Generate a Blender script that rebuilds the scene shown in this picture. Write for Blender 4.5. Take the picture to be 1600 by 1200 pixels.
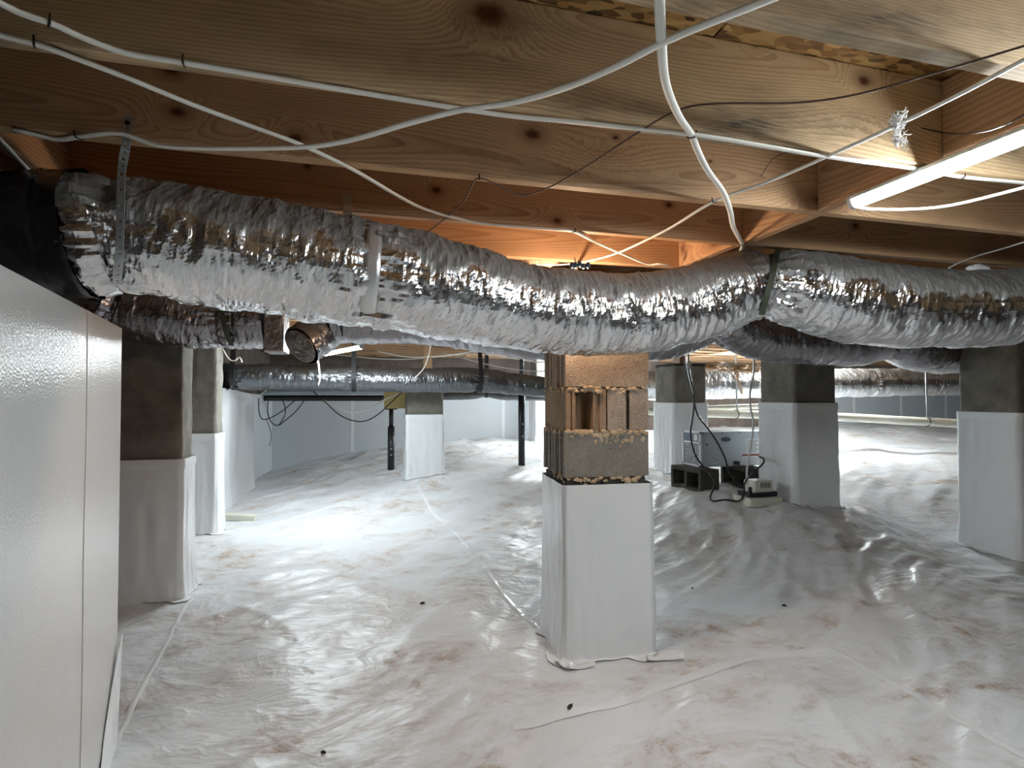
import bpy, math, random
import numpy as np
from mathutils import Vector, Matrix

random.seed(7)
rng = np.random.default_rng(7)
for o in list(bpy.data.objects):
    bpy.data.objects.remove(o)
SC = bpy.context.scene
COL = SC.collection

# ------------------------------------------------------------------ camera
# world x runs along the floor joists, y across them; the camera stands at x = y = 0
F_PX, THETA, PITCH, CAMZ = 854.0, math.radians(14.75), math.radians(1.2076), 1.30
CT, ST = math.cos(THETA), math.sin(THETA)
RIGHT = np.array([CT, -ST, 0.0])
FWDH = np.array([ST, CT, 0.0])
FWD = math.cos(PITCH) * FWDH + math.sin(PITCH) * np.array([0, 0, 1.0])
UPV = -math.sin(PITCH) * FWDH + math.cos(PITCH) * np.array([0, 0, 1.0])
CAM0 = np.array([0, 0, CAMZ])
cam_d = bpy.data.cameras.new('camera')
cam = bpy.data.objects.new('camera', cam_d)
COL.objects.link(cam)
mm = Matrix.Identity(4)
for i, a in enumerate((RIGHT, UPV, -FWD)):
    for k in range(3):
        mm[k][i] = a[k]
mm.translation = Vector(CAM0)
cam.matrix_world = mm
cam_d.sensor_width = 36.0
cam_d.lens = F_PX / 1600 * 36
cam_d.clip_start = 0.02
SC.camera = cam

# ------------------------------------------------------------------ world, exposure
w = bpy.data.worlds.new('world')
SC.world = w
w.use_nodes = True
w.node_tree.nodes['Background'].inputs[0].default_value = (0.6, 0.65, 0.7, 1)
w.node_tree.nodes['Background'].inputs[1].default_value = 0.0
SC.view_settings.view_transform = 'Standard'
SC.view_settings.look = 'None'
SC.view_settings.exposure = 2.0
SC.view_settings.gamma = 1.0
SC.view_settings.use_curve_mapping = False
LED_NEAR, LED_BACK_L, LED_ADDED_M, LED_BACK_R, BULB = 33.0, 54.0, 105.0, 330.0, 92.0
SC.cycles.max_bounces = 5
SC.cycles.diffuse_bounces = 3
SC.cycles.glossy_bounces = 3
SC.cycles.caustics_reflective = False
SC.cycles.caustics_refractive = False
SC.cycles.adaptive_threshold = .08
SC.cycles.sample_clamp_indirect = 6.0

# ------------------------------------------------------------------ measuring helpers
def ray(px, py):
    return (px - 800) / F_PX * RIGHT + FWD - (py - 600) / F_PX * UPV
def P(px, py, Y):
    d = ray(px, py)
    return CAM0 + d * (Y / d.dot(FWDH))
def Pz(px, py, z):
    d = ray(px, py)
    return CAM0 + d * ((z - CAMZ) / d[2])
def Pv(px, py, v):
    d = ray(px, py)
    return CAM0 + d * (v / d[1])
def XY(X, Y):
    return X * CT + Y * ST, -X * ST + Y * CT

# ------------------------------------------------------------------ numpy noise
def _h(ix, iy, iz, seed):
    n = (ix.astype(np.int64) * 374761393 + iy.astype(np.int64) * 668265263 + iz.astype(np.int64) * 2147483647 + seed * 1274126177) & 0xffffffff
    n = ((n ^ (n >> 13)) * 1274126177) & 0xffffffff
    n = (n ^ (n >> 16)) & 0xffffffff
    return n / 4294967295.0
def vnoise(x, y, z=None, seed=0):
    x = np.asarray(x, float); y = np.asarray(y, float)
    z = np.zeros_like(x) if z is None else np.asarray(z, float) + 0 * x
    ix, iy, iz = np.floor(x), np.floor(y), np.floor(z)
    fx, fy, fz = x - ix, y - iy, z - iz
    fx, fy, fz = [t * t * (3 - 2 * t) for t in (fx, fy, fz)]
    r = 0
    for a in (0, 1):
        for b in (0, 1):
            for c in (0, 1):
                r = r + _h(ix + a, iy + b, iz + c, seed) * (fx if a else 1 - fx) * (fy if b else 1 - fy) * (fz if c else 1 - fz)
    return r * 2 - 1
def fbm(x, y, z=None, o=4, seed=0):
    r, a, f = 0, 1.0, 1.0
    for i in range(o):
        r = r + a * vnoise(np.asarray(x) * f, np.asarray(y) * f, None if z is None else np.asarray(z) * f, seed + i * 17)
        a *= .5; f *= 2.03
    return r
def ridge(x, y, z=None, o=3, seed=0):
    r, a, f = 0, 1.0, 1.0
    for i in range(o):
        r = r + a * (1 - 2 * np.abs(vnoise(np.asarray(x) * f, np.asarray(y) * f, None if z is None else np.asarray(z) * f, seed + i * 31)))
        a *= .5; f *= 2.1
    return r

# ------------------------------------------------------------------ materials
class NB:
    def __init__(s, name):
        s.m = bpy.data.materials.new(name); s.m.use_nodes = True
        s.t = s.m.node_tree; s.b = s.t.nodes['Principled BSDF']
    def n(s, typ, **kw):
        nd = s.t.nodes.new('ShaderNode' + typ)
        for k, v in kw.items():
            setattr(nd, k, v)
        return nd
    def put(s, inp, v):
        if isinstance(v, bpy.types.NodeSocket): s.t.links.new(v, inp)
        elif v is not None: inp.default_value = v
    def math(s, op, a, b=None, c=None, clamp=False):
        nd = s.n('Math', operation=op, use_clamp=clamp)
        s.put(nd.inputs[0], a); s.put(nd.inputs[1], b)
        if c is not None: s.put(nd.inputs[2], c)
        return nd.outputs[0]
    def coord(s, which='Object'):
        return s.n('TexCoord').outputs[which]
    def mapping(s, v, scale=(1, 1, 1), loc=(0, 0, 0), rot=(0, 0, 0)):
        nd = s.n('Mapping'); s.put(nd.inputs['Vector'], v); s.put(nd.inputs['Scale'], scale); s.put(nd.inputs['Location'], loc); s.put(nd.inputs['Rotation'], rot)
        return nd.outputs[0]
    def noise(s, v, scale, detail=4, rough=.5, dist=0):
        nd = s.n('TexNoise'); s.put(nd.inputs['Vector'], v); nd.inputs['Scale'].default_value = scale
        nd.inputs['Detail'].default_value = detail; nd.inputs['Roughness'].default_value = rough; nd.inputs['Distortion'].default_value = dist
        return nd.outputs['Fac']
    def vor(s, v, scale, feature='F1', out='Distance'):
        nd = s.n('TexVoronoi', feature=feature); s.put(nd.inputs['Vector'], v); nd.inputs['Scale'].default_value = scale
        return nd.outputs[out]
    def ramp(s, fac, stops, interp='LINEAR'):
        nd = s.n('ValToRGB'); s.put(nd.inputs[0], fac); cr = nd.color_ramp; cr.interpolation = interp
        while len(cr.elements) < len(stops): cr.elements.new(.5)
        for e, (p, c) in zip(cr.elements, stops):
            e.position = p; e.color = (c, c, c, 1) if isinstance(c, (int, float)) else (*c, 1)
        return nd.outputs[0]
    def mix(s, fac, a, b, blend='MIX'):
        nd = s.n('Mix', data_type='RGBA', blend_type=blend)
        s.put(nd.inputs[0], fac)
        for i, v in ((6, a), (7, b)):
            s.put(nd.inputs[i], (*v, 1) if isinstance(v, tuple) and len(v) == 3 else v)
        return nd.outputs[2]
    def bump(s, h, strength=.3, dist=.01, normal=None):
        nd = s.n('Bump'); nd.inputs['Strength'].default_value = strength; nd.inputs['Distance'].default_value = dist
        s.put(nd.inputs['Height'], h); s.put(nd.inputs['Normal'], normal)
        return nd.outputs[0]
    def out(s, color=None, rough=None, metal=None, normal=None, spec=None, **kw):
        s.put(s.b.inputs['Base Color'], (*color, 1) if isinstance(color, tuple) and len(color) == 3 else color)
        s.put(s.b.inputs['Roughness'], rough); s.put(s.b.inputs['Metallic'], metal); s.put(s.b.inputs['Normal'], normal)
        s.put(s.b.inputs['Specular IOR Level'], spec)
        for k, v in kw.items(): s.put(s.b.inputs[k], v)
        return s.m
def lin(r, g, b):
    return tuple(((c / 255) / 12.92 if c / 255 <= .04045 else ((c / 255 + .055) / 1.055) ** 2.4) for c in (r, g, b))

def wood(name, light, dark, knots=(), stain=.25, z0=.08, seed=0.0, grain=120, stain_col=(.05, .045, .04)):
    """flat-sawn pine: object x along the board, z up its face"""
    b = NB(name)
    info = b.n('ObjectInfo')
    off = b.math('MULTIPLY_ADD', info.outputs['Random'], 31.0, seed)
    cv = b.coord('Object')
    sep = b.n('SeparateXYZ'); b.put(sep.inputs[0], cv)
    x0, y, z = sep.outputs
    x = b.math('ADD', x0, off)
    cmb = b.n('CombineXYZ'); b.put(cmb.inputs[0], b.math('MULTIPLY', x, .9)); b.put(cmb.inputs[1], y); b.put(cmb.inputs[2], b.math('MULTIPLY', z, 4.0))
    warp = b.noise(cmb.outputs[0], 1.3, 1, .4)
    cen = b.math('ADD', b.math('MULTIPLY', b.math('SINE', b.math('MULTIPLY', x, .9)), .05), z0)
    dz = b.math('SUBTRACT', z, cen)
    yy = b.math('ADD', y, .045)
    t = b.math('SQRT', b.math('ADD', b.math('MULTIPLY', dz, dz), b.math('MULTIPLY', yy, yy)))
    t = b.math('ADD', t, b.math('MULTIPLY', x, .022))
    t = b.math('ADD', t, b.math('MULTIPLY', warp, .045))
    # knots : voronoi scattered, plus those measured on the photograph
    kv = b.n('CombineXYZ'); b.put(kv.inputs[0], b.math('MULTIPLY', x, 1.15)); b.put(kv.inputs[1], b.math('MULTIPLY', z, 4.2)); b.put(kv.inputs[2], off)
    kd = b.math('MULTIPLY', b.vor(kv.outputs[0], 1.0), .26)
    for (kx, kz, kr) in knots:
        ax = b.math('MULTIPLY', b.math('SUBTRACT', x0, kx), .8 * .022 / kr)
        az = b.math('MULTIPLY', b.math('SUBTRACT', z, kz), 1.15 * .022 / kr)
        d = b.math('SQRT', b.math('ADD', b.math('MULTIPLY', ax, ax), b.math('MULTIPLY', az, az)))
        kd = b.math('MINIMUM', kd, d)
    kdn = b.math('ADD', kd, b.math('MULTIPLY', b.math('SUBTRACT', b.noise(cv, 60, 2), .5), .012))
    kb = b.math('POWER', 2.718, b.math('MULTIPLY', kdn, -26.0))
    t = b.math('ADD', t, b.math('MULTIPLY', kb, .16))
    fine = b.noise(b.mapping(cv, (2.2, 60, 240)), 2.2, 4, .65)
    fr = b.math('FRACT', b.math('MULTIPLY', t, grain))
    ring = b.ramp(fr, [(0, 0.05), (.45, .18), (.8, .75), (.93, 1), (1, .05)])
    ring = b.math('MULTIPLY', ring, b.math('MULTIPLY_ADD', b.noise(cmb.outputs[0], 2.0, 2), .9, .25), clamp=True)
    col = b.mix(ring, light, dark)
    col = b.mix(b.math('MULTIPLY', b.ramp(fine, [(.35, 0), (.7, 1)]), .38), col, dark)
    blot = b.ramp(b.noise(b.mapping(cv, (.8, 1, 3)), 2.3, 4, .6), [(.45, 0), (.75, 1)])
    low = b.ramp(z, [(0.0, 1), (.10, .0)])
    sm = b.math('MULTIPLY', b.math('MULTIPLY', b.math('ADD', blot, b.math('MULTIPLY', low, blot)), stain), b.noise(b.mapping(cv, (6, 6, 60)), 3, 3), clamp=True)
    col = b.mix(sm, col, stain_col)
    km = b.ramp(kdn, [(.010, 1), (.024, .0)])
    kc = b.mix(b.noise(cv, 90, 3), lin(40, 22, 14), lin(112, 66, 36))
    halo = b.ramp(kdn, [(.018, .55), (.055, .0)])
    col = b.mix(halo, col, lin(112, 66, 36))
    col = b.mix(km, col, kc)
    col = b.mix(b.math('MULTIPLY_ADD', info.outputs['Random'], .3, 0.0), col, b.mix(1.0, col, (.72, .66, .6), 'MULTIPLY'))
    bn = b.bump(fine, .25, .002)
    return b.out(col, .62, normal=bn, spec=.3)

WL, WD = lin(224, 198, 158), lin(170, 134, 98)
RL, RD = lin(212, 176, 138), lin(160, 120, 88)

def foil(name, tint=(.80, .81, .83), rough=.19, dusty=1.0, grid=False):
    b = NB(name)
    uv = b.n('UVMap').outputs[0]
    a = b.noise(b.mapping(uv, (55, 13, 1)), 1.0, 3, .65, .6)
    c = b.vor(b.mapping(uv, (70, 22, 1)), 1.0)
    e = b.noise(b.mapping(uv, (240, 160, 1)), 1.0, 2, .5)
    h = b.math('ADD', b.math('ADD', b.math('MULTIPLY', a, .9), b.math('MULTIPLY', c, .5)), b.math('MULTIPLY', e, .12))
    nrm = b.bump(h, .55, .006)
    dust = b.n('Attribute', attribute_name='dust').outputs['Fac']
    spots = b.noise(b.mapping(uv, (9, 6, 1)), 1.0, 5, .72)
    dm = b.math('MULTIPLY', b.ramp(b.math('ADD', dust, b.math('MULTIPLY', b.math('SUBTRACT', spots, .5), 1.0)), [(.42, 0), (.60, 1)]), dusty)
    sp = b.n('SeparateXYZ'); b.put(sp.inputs[0], uv)
    hel = b.math('FRACT', b.math('ADD', b.math('MULTIPLY', sp.outputs[0], 12.5), b.math('MULTIPLY', sp.outputs[1], 1.0)))
    line = b.ramp(hel, [(0, 1), (.022, 1), (.05, 0), (1, 0)])
    if grid:
        g2 = b.math('FRACT', b.math('MULTIPLY', sp.outputs[1], 40.0))
        line = b.math('MAXIMUM', line, b.math('MULTIPLY', b.ramp(g2, [(0, 1), (.08, 0)]), .6))
    dcol = b.mix(b.noise(b.mapping(uv, (90, 90, 1)), 1.0, 4, .7), lin(112, 110, 108), lin(164, 162, 158))
    col = b.mix(dm, tint, dcol)
    col = b.mix(b.math('MULTIPLY', line, b.math('MULTIPLY_ADD', dm, .45, .10)), col, (.13, .12, .11))
    rg = b.mix(dm, (rough,) * 3, (.62,) * 3)
    mt = b.mix(dm, (1, 1, 1), (.25, .25, .25))
    return b.out(col, rg, mt, nrm)

def plastic(name, col=(.80, .815, .83), dirt=.5, rough=.3, wr=.5, warm=lin(156, 126, 96), scale=1.0):
    b = NB(name)
    cv = b.coord('Object')
    d1 = b.noise(b.mapping(cv, (1.1, 1.9, 1.2)), 1.7 * scale, 8, .72, .5)
    d2 = b.noise(b.mapping(cv, (6, 8, 6)), 1.0, 6, .75, .6)
    d3 = b.noise(cv, 120, 3, .7)
    m1 = b.ramp(d1, [(.47, 0), (.74, 1)])
    m2 = b.ramp(d2, [(.50, 0), (.74, 1)])
    dm = b.math('MULTIPLY', b.math('MULTIPLY_ADD', b.math('MULTIPLY', m1, m2), 1.2, b.math('MULTIPLY', m1, .42)), dirt)
    dm = b.math('MULTIPLY', dm, b.math('MULTIPLY_ADD', d3, 1.1, .35), clamp=True)
    cc = b.mix(dm, col, warm)
    w1 = b.noise(b.mapping(cv, (7, 16, 9)), 1.0, 4, .6, 1.2)
    w2 = b.math('ABSOLUTE', b.math('SUBTRACT', b.noise(b.mapping(cv, (3.2, 5, 4), rot=(0, 0, .5)), 1.0, 3, .55, .8), .5))
    h = b.math('ADD', b.math('MULTIPLY', w1, .35), b.math('MULTIPLY', w2, -1.3))
    nrm = b.bump(h, wr, .03)
    rg = b.mix(dm, (rough,) * 3, (.7,) * 3)
    return b.out(cc, rg, 0.0, nrm, spec=.5)

def simple(name, col, rough=.5, metal=0.0, var=.15, scale=30, bump=.0, spec=.5, bscale=80):
    b = NB(name)
    cv = b.coord('Object')
    n = b.noise(cv, scale, 4, .6)
    cc = b.mix(n, tuple(c * (1 - var) for c in col), tuple(min(1, c * (1 + var)) for c in col))
    nrm = b.bump(b.noise(cv, bscale, 3, .6), min(bump, 1), .004 * max(1, bump * bump * 4 if bump >= 1 else 1)) if bump else None
    return b.out(cc, rough, metal, nrm, spec=spec)

def concrete(name, base, dark, warm=None, speck=.4, bump=.5):
    b = NB(name)
    cv = b.coord('Object')
    info = b.n('ObjectInfo').outputs['Random']
    n1 = b.noise(cv, 5, 5, .65)
    n2 = b.noise(cv, 260, 2, .6)
    n3 = b.vor(cv, 190)
    cc = b.mix(b.ramp(n1, [(.35, 0), (.7, 1)]), base, dark)
    if warm: cc = b.mix(b.math('MULTIPLY', b.ramp(b.noise(cv, 3.1, 4, .6), [(.45, 0), (.65, 1)]), .6), cc, warm)
    cc = b.mix(b.math('MULTIPLY', b.ramp(n2, [(.45, 0), (.62, 1)]), speck), cc, tuple(c * .25 for c in dark))
    cc = b.mix(b.math('MULTIPLY', info, .25), cc, dark)
    nrm = b.bump(b.math('ADD', n2, b.math('MULTIPLY', n3, .6)), bump, .004)
    return b.out(cc, .92, 0.0, nrm, spec=.2)

def emitter(name, col, strength):
    b = NB(name)
    b.put(b.b.inputs['Emission Color'], (*col, 1)); b.b.inputs['Emission Strength'].default_value = strength
    return b.out((.9, .9, .9), .4)

M = {}
M['joist'] = wood('pine_joist', WL, WD, stain=.5)
M['joist_warm'] = wood('pine_joist_reddish', RL, RD, stain=.3, seed=3.0)
M['blocking'] = wood('pine_blocking', RL, RD, stain=.3, seed=9.0, grain=95)
M['beam'] = wood('pale_new_lumber', lin(214, 198, 140), lin(180, 150, 90), stain=.05, seed=5.0)
M['foil'] = foil('crinkled_foil_jacket')
M['foil_shaded'] = foil('shade_tinted_scrim_jacket', (.36, .35, .37), .22, .5, True)  # silver foil copy; shade and dark surroundings put into its tint
M['foil_far_shaded'] = foil('far_shade_tinted_jacket', (.18, .19, .20), .32, .3, True)  # same silver foil, tint lowered further to stand in for deep shade
M['metal_duct'] = foil('dull_metal_jacket', (.72, .74, .76), .3, .8)
M['foil_tape'] = simple('foil_tape', (.78, .79, .80), .3, .6, .05, 40, .4)
M['crumple'] = simple('crumpled_dark_foil', (.34, .31, .29), .28, .9, .4, 14, 1.0, .5, 26)
M['black_poly'] = simple('black_tape_plastic', (.018, .018, .021), .25, 0, .3, 8, .9, .7, 16)
M['black_strap'] = simple('black_strap_webbing', (.012, .012, .013), .55, 0, .2, 60, .2)
M['olive_strap'] = simple('olive_strap_webbing', (.05, .06, .035), .6, 0, .2, 60, .2)
M['galv'] = simple('galvanised_steel', (.52, .55, .58), .45, .45, .2, 55, .15)
M['rust'] = simple('dark_staple_steel', (.03, .015, .012), .5, .4, .3, 60)
M['cable'] = simple('white_cable_sheath', (.84, .82, .75), .42, 0, .06, 14, .05)
M['cable_grey'] = simple('greyish_cable_sheath', (.55, .53, .50), .5, 0, .15, 20, .05)
M['wire_brown'] = simple('thin_brown_wire', (.10, .055, .035), .5, 0, .2, 30)
M['wire_black'] = simple('black_rubber_cord', (.008, .008, .009), .42, 0, .2, 30)
M['sheet'] = plastic('white_floor_sheet', (.76, .785, .81), 1.5, .36, .55)
M['wrap'] = plastic('white_pier_wrap', (.80, .82, .835), .12, .18, .16)
M['seam'] = simple('clear_seam_tape', (.82, .84, .86), .16, 0, .06, 12, .3, .6, 30)
M['board'] = None
M['parge'] = concrete('grey_parged_block', lin(146, 142, 132), lin(104, 100, 92), speck=.15, bump=.35)
M['cmu'] = concrete('speckled_concrete_block', lin(192, 178, 164), lin(160, 146, 132), speck=.6, bump=.8)
M['cmu_warm'] = concrete('rusty_concrete_block', lin(176, 156, 134), lin(146, 124, 102), lin(170, 134, 98), .5, .8)
M['cmu_grey'] = concrete('grey_concrete_block', lin(166, 160, 150), lin(130, 128, 122), lin(156, 142, 120), .65, .8)
M['cmu_dark'] = concrete('dark_loose_block', lin(92, 88, 80), lin(60, 58, 54), speck=.3)
M['mortar'] = concrete('tan_mortar', lin(200, 182, 156), lin(176, 152, 124), speck=.1)
M['wall_conc'] = concrete('shadowed_foundation_wall', lin(120, 108, 100), lin(88, 78, 72), speck=.12)
M['white_pipe'] = simple('aged_white_pvc', (.70, .68, .58), .35, 0, .1, 5)
M['grey_pipe'] = simple('blue_grey_conduit', (.42, .48, .52), .35, .2, .08, 5)
M['black_pipe'] = simple('black_pipe_jacket', (.02, .02, .022), .35, 0, .3, 10, .3)
M['steel_black'] = simple('black_painted_steel', (.015, .016, .02), .4, .2, .2, 30)
M['case'] = simple('grey_painted_sheet_metal', (.52, .57, .61), .42, .1, .05, 10)
M['case_white'] = simple('pale_plastic_bezel', (.72, .74, .76), .4, 0, .04, 10)
M['dark_plastic'] = simple('dark_plastic', (.02, .022, .026), .5, 0, .2, 20)
M['lcd'] = simple('grey_blue_screen', (.16, .21, .25), .25, 0, .1, 20)
M['badge'] = simple('blue_grey_badge', (.05, .085, .12), .3, .2, .1, 40)
M['badge_ring'] = simple('pale_badge_rim', (.5, .54, .58), .3, .5, .05, 40)
M['paper'] = simple('white_label_paper', (.74, .75, .74), .6, 0, .04, 30)
M['ink'] = simple('grey_print', (.16, .17, .18), .7, 0, .1, 50)
M['red_print'] = simple('red_brown_print', (.32, .07, .03), .6, 0, .1, 50)
M['pump'] = simple('cream_pump_plastic', (.66, .66, .58), .4, 0, .05, 20)
M['tube_clear'] = simple('milky_vinyl_tube', (.62, .64, .64), .25, 0, .05, 20)
M['fluff'] = simple('white_fibre', (.85, .85, .84), .9, 0, .08, 60)
M['insul'] = simple('yellowish_insulation', (.70, .50, .34), .95, 0, .2, 40, .8)
M['blue_nut'] = simple('blue_connector_plastic', (.015, .05, .11), .4, 0, .2, 40)
M['leaf'] = simple('dark_leaf', (.03, .022, .016), .8, 0, .3, 80)
M['tube_body'] = simple('white_lamp_housing', (.70, .72, .74), .4, .2, .04, 20)
M['foam'] = simple('cream_foam_board', (.66, .66, .54), .7, 0, .08, 20)
M['led_near'] = emitter('led_diffuser_near', (.90, .97, 1.0), LED_NEAR)
M['led_bl'] = emitter('led_diffuser_back_left', (.86, .96, 1.0), LED_BACK_L)
M['led_added'] = emitter('led_diffuser_added_middle', (.86, .96, 1.0), LED_ADDED_M)
M['led_br'] = emitter('led_diffuser_back_right', (.86, .96, 1.0), LED_BACK_R)
M['bulb'] = emitter('warm_bulb_glass', (1.0, .68, .44), BULB)

def board_mat():
    b = NB('embossed_white_board')
    cv = b.coord('Object')
    n = b.noise(cv, 150, 2, .5)
    d = b.ramp(b.noise(b.mapping(cv, (1.2, 1.2, .7)), 2.2, 7, .7), [(.52, 0), (.78, 1)])
    d2 = b.ramp(b.noise(cv, 9, 5, .7), [(.5, 0), (.75, 1)])
    dm = b.math('MULTIPLY', b.math('MULTIPLY', d, d2), .55)
    col = b.mix(dm, (.70, .695, .68), lin(170, 140, 104))
    return b.out(col, .19, 0.0, b.bump(n, .35, .0035), spec=.5)
M['board'] = board_mat()
M['board_far'] = simple('pale_grey_wall_board', (.60, .64, .67), .38, 0, .06, 3, .1, .5, 60)

def osb_mat():
    b = NB('oriented_strand_board')
    cv = b.coord('Object')
    v = b.mapping(cv, (26, 70, 20), rot=(0, 0, .6))
    nd = b.n('TexVoronoi'); b.put(nd.inputs['Vector'], v); nd.inputs['Scale'].default_value = 1.0
    c = b.n('SeparateColor'); b.put(c.inputs[0], nd.outputs['Color'])
    col = b.ramp(c.outputs[0], [(0, lin(96, 66, 36)), (.4, lin(160, 118, 68)), (.75, lin(194, 156, 98)), (1, lin(70, 48, 30))])
    return b.out(col, .75, 0.0, b.bump(nd.outputs['Distance'], .4, .004), spec=.3)
M['osb'] = osb_mat()

# ------------------------------------------------------------------ object helpers
def link(name, me, mat=None, parent=None, loc=None, smooth=False):
    o = bpy.data.objects.new(name, me)
    COL.objects.link(o)
    if mat is not None and not me.materials:
        me.materials.append(M[mat] if isinstance(mat, str) else mat)
    if parent is not None: o.parent = parent
    if loc is not None: o.location = loc
    if smooth:
        me.polygons.foreach_set('use_smooth', [True] * len(me.polygons))
    return o
def tag(o, label=None, cat=None, group=None, kind=None):
    if label: o['label'] = label
    if cat: o['category'] = cat
    if group: o['group'] = group
    if kind: o['kind'] = kind
    return o
def empty(name, loc, label, cat, group=None, rz=0.0):
    o = bpy.data.objects.new(name, None); COL.objects.link(o)
    o.location = loc; o.rotation_euler = (0, 0, rz); o.empty_display_size = .05
    return tag(o, label, cat, group)
def copy_to(o, parent, loc=None):
    c = o.copy(); COL.objects.link(c); c.parent = parent
    if loc is not None: c.location = loc
    return c

class MB:
    def __init__(s): s.v = []; s.f = []
    def add(s, vs, fs):
        k = len(s.v); s.v.extend([tuple(map(float, p)) for p in vs]); s.f.extend([tuple(i + k for i in f) for f in fs]); return s
    def box(s, lo, hi, bev=0.0, jit=0.0, top=1.0):
        (x0, y0, z0), (x1, y1, z1) = lo, hi
        if bev <= 0:
            vs = [(x0, y0, z0), (x1, y0, z0), (x1, y1, z0), (x0, y1, z0), (x0, y0, z1), (x1, y0, z1), (x1, y1, z1), (x0, y1, z1)]
            return s.add(vs, [(3, 2, 1, 0), (4, 5, 6, 7), (0, 1, 5, 4), (1, 2, 6, 5), (2, 3, 7, 6), (3, 0, 4, 7)])
        b = bev
        rings = []
        for z, e in ((z0, b), (z0 + b, 0), (z1 - b, 0), (z1, b)):
            rings.append([(x0 + e + (b if e == 0 else 0), y0 + e, z), (x1 - e - (b if e == 0 else 0), y0 + e, z), (x1 - e, y0 + e + (b if e == 0 else 0), z), (x1 - e, y1 - e - (b if e == 0 else 0), z),
                          (x1 - e - (b if e == 0 else 0), y1 - e, z), (x0 + e + (b if e == 0 else 0), y1 - e, z), (x0 + e, y1 - e - (b if e == 0 else 0), z), (x0 + e, y0 + e + (b if e == 0 else 0), z)])
        vs = [p for r in rings for p in r]
        fs = [tuple(range(7, -1, -1)), tuple(range(24, 32))]
        for r in range(3):
            for i in range(8):
                j = (i + 1) % 8
                fs.append((r * 8 + i, r * 8 + j, r * 8 + 8 + j, r * 8 + 8 + i))
        return s.add(vs, fs)
    def prism(s, poly, z0, z1):
        n = len(poly)
        vs = [(x, y, z0) for x, y in poly] + [(x, y, z1) for x, y in poly]
        fs = [tuple(range(n - 1, -1, -1)), tuple(range(n, 2 * n))] + [(i, (i + 1) % n, n + (i + 1) % n, n + i) for i in range(n)]
        return s.add(vs, fs)
    def tube(s, pts, r, seg=8, flat=1.0, cap=True, up=(0, 0, 1)):
        pts = np.asarray(pts, float); n = len(pts)
        r = np.broadcast_to(np.asarray(r, float), (n,))
        T = np.gradient(pts, axis=0); T /= np.linalg.norm(T, axis=1)[:, None] + 1e-9
        upv = np.tile(np.asarray(up, float), (n, 1))
        bad = np.abs((T * upv).sum(1)) > .97
        upv[bad] = np.array([1.0, .2, 0]) / 1.02
        S = np.cross(T, upv); S /= np.linalg.norm(S, axis=1)[:, None] + 1e-9
        U = np.cross(S, T)
        a = np.linspace(0, 2 * np.pi, seg, endpoint=False)
        V = pts[:, None] + r[:, None, None] * (np.cos(a)[None, :, None] * S[:, None] + flat * np.sin(a)[None, :, None] * U[:, None])
        fs = [(i * seg + k, i * seg + (k + 1) % seg, (i + 1) * seg + (k + 1) % seg, (i + 1) * seg + k) for i in range(n - 1) for k in range(seg)]
        if cap: fs += [tuple(range(seg - 1, -1, -1)), tuple((n - 1) * seg + k for k in range(seg))]
        return s.add(V.reshape(-1, 3), fs)
    def ribbon(s, pts, width, thick, side):
        """strip following pts; side = width direction vector(s)"""
        pts = np.asarray(pts, float); n = len(pts)
        side = np.broadcast_to(np.asarray(side, float), (n, 3)); side = side / np.linalg.norm(side, axis=1)[:, None]
        T = np.gradient(pts, axis=0); T /= np.linalg.norm(T, axis=1)[:, None] + 1e-9
        N = np.cross(T, side); N /= np.linalg.norm(N, axis=1)[:, None] + 1e-9
        w_ = np.broadcast_to(np.asarray(width, float), (n,))[:, None] / 2
        q = np.stack([pts - side * w_ - N * thick / 2, pts + side * w_ - N * thick / 2, pts + side * w_ + N * thick / 2, pts - side * w_ + N * thick / 2], 1)
        fs = [(i * 4 + k, i * 4 + (k + 1) % 4, i * 4 + 4 + (k + 1) % 4, i * 4 + 4 + k) for i in range(n - 1) for k in range(4)]
        fs += [(3, 2, 1, 0), tuple((n - 1) * 4 + k for k in range(4))]
        return s.add(q.reshape(-1, 3), fs)
    def disc(s, c, r, axis, depth, seg=24, ry=None):
        c = np.asarray(c, float); ax = np.asarray(axis, float); ax /= np.linalg.norm(ax)
        S = np.cross(ax, (0, 0, 1.0))
        S = S / np.linalg.norm(S) if np.linalg.norm(S) > .1 else np.array([1.0, 0, 0])
        U = np.cross(S, ax)
        a = np.linspace(0, 2 * np.pi, seg, endpoint=False)
        ring = (np.cos(a)[:, None] * S * r + np.sin(a)[:, None] * U * (ry or r))
        vs = np.concatenate([c + ring, c + ring + ax * depth])
        fs = [tuple(range(seg - 1, -1, -1)), tuple(range(seg, 2 * seg))] + [(i, (i + 1) % seg, seg + (i + 1) % seg, seg + i) for i in range(seg)]
        return s.add(vs, fs)
    def blob(s, c, r, seed=0, sub=1, sq=(1, 1, 1), amp=.35):
        import bmesh
        bm = bmesh.new(); bmesh.ops.create_icosphere(bm, subdivisions=sub, radius=1.0)
        vs = np.array([v.co[:] for v in bm.verts]); fs = [tuple(v.index for v in f.verts) for f in bm.faces]; bm.free()
        k = 1 + amp * vnoise(vs[:, 0] * 1.7 + seed * 3.1, vs[:, 1] * 1.7, vs[:, 2] * 1.7, seed)
        return s.add(np.asarray(c) + vs * k[:, None] * r * np.array(sq), fs)
    def mesh(s, name):
        me = bpy.data.meshes.new(name); me.from_pydata(s.v, [], s.f); me.validate(); me.update(); return me
    def build(s, name, mat, parent=None, smooth=False, loc=None):
        return link(name, s.mesh(name), mat, parent, loc, smooth)
    def rel(s, origin):
        o = np.asarray(origin, float); s.v = [tuple(np.asarray(p) - o) for p in s.v]; return s

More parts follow.
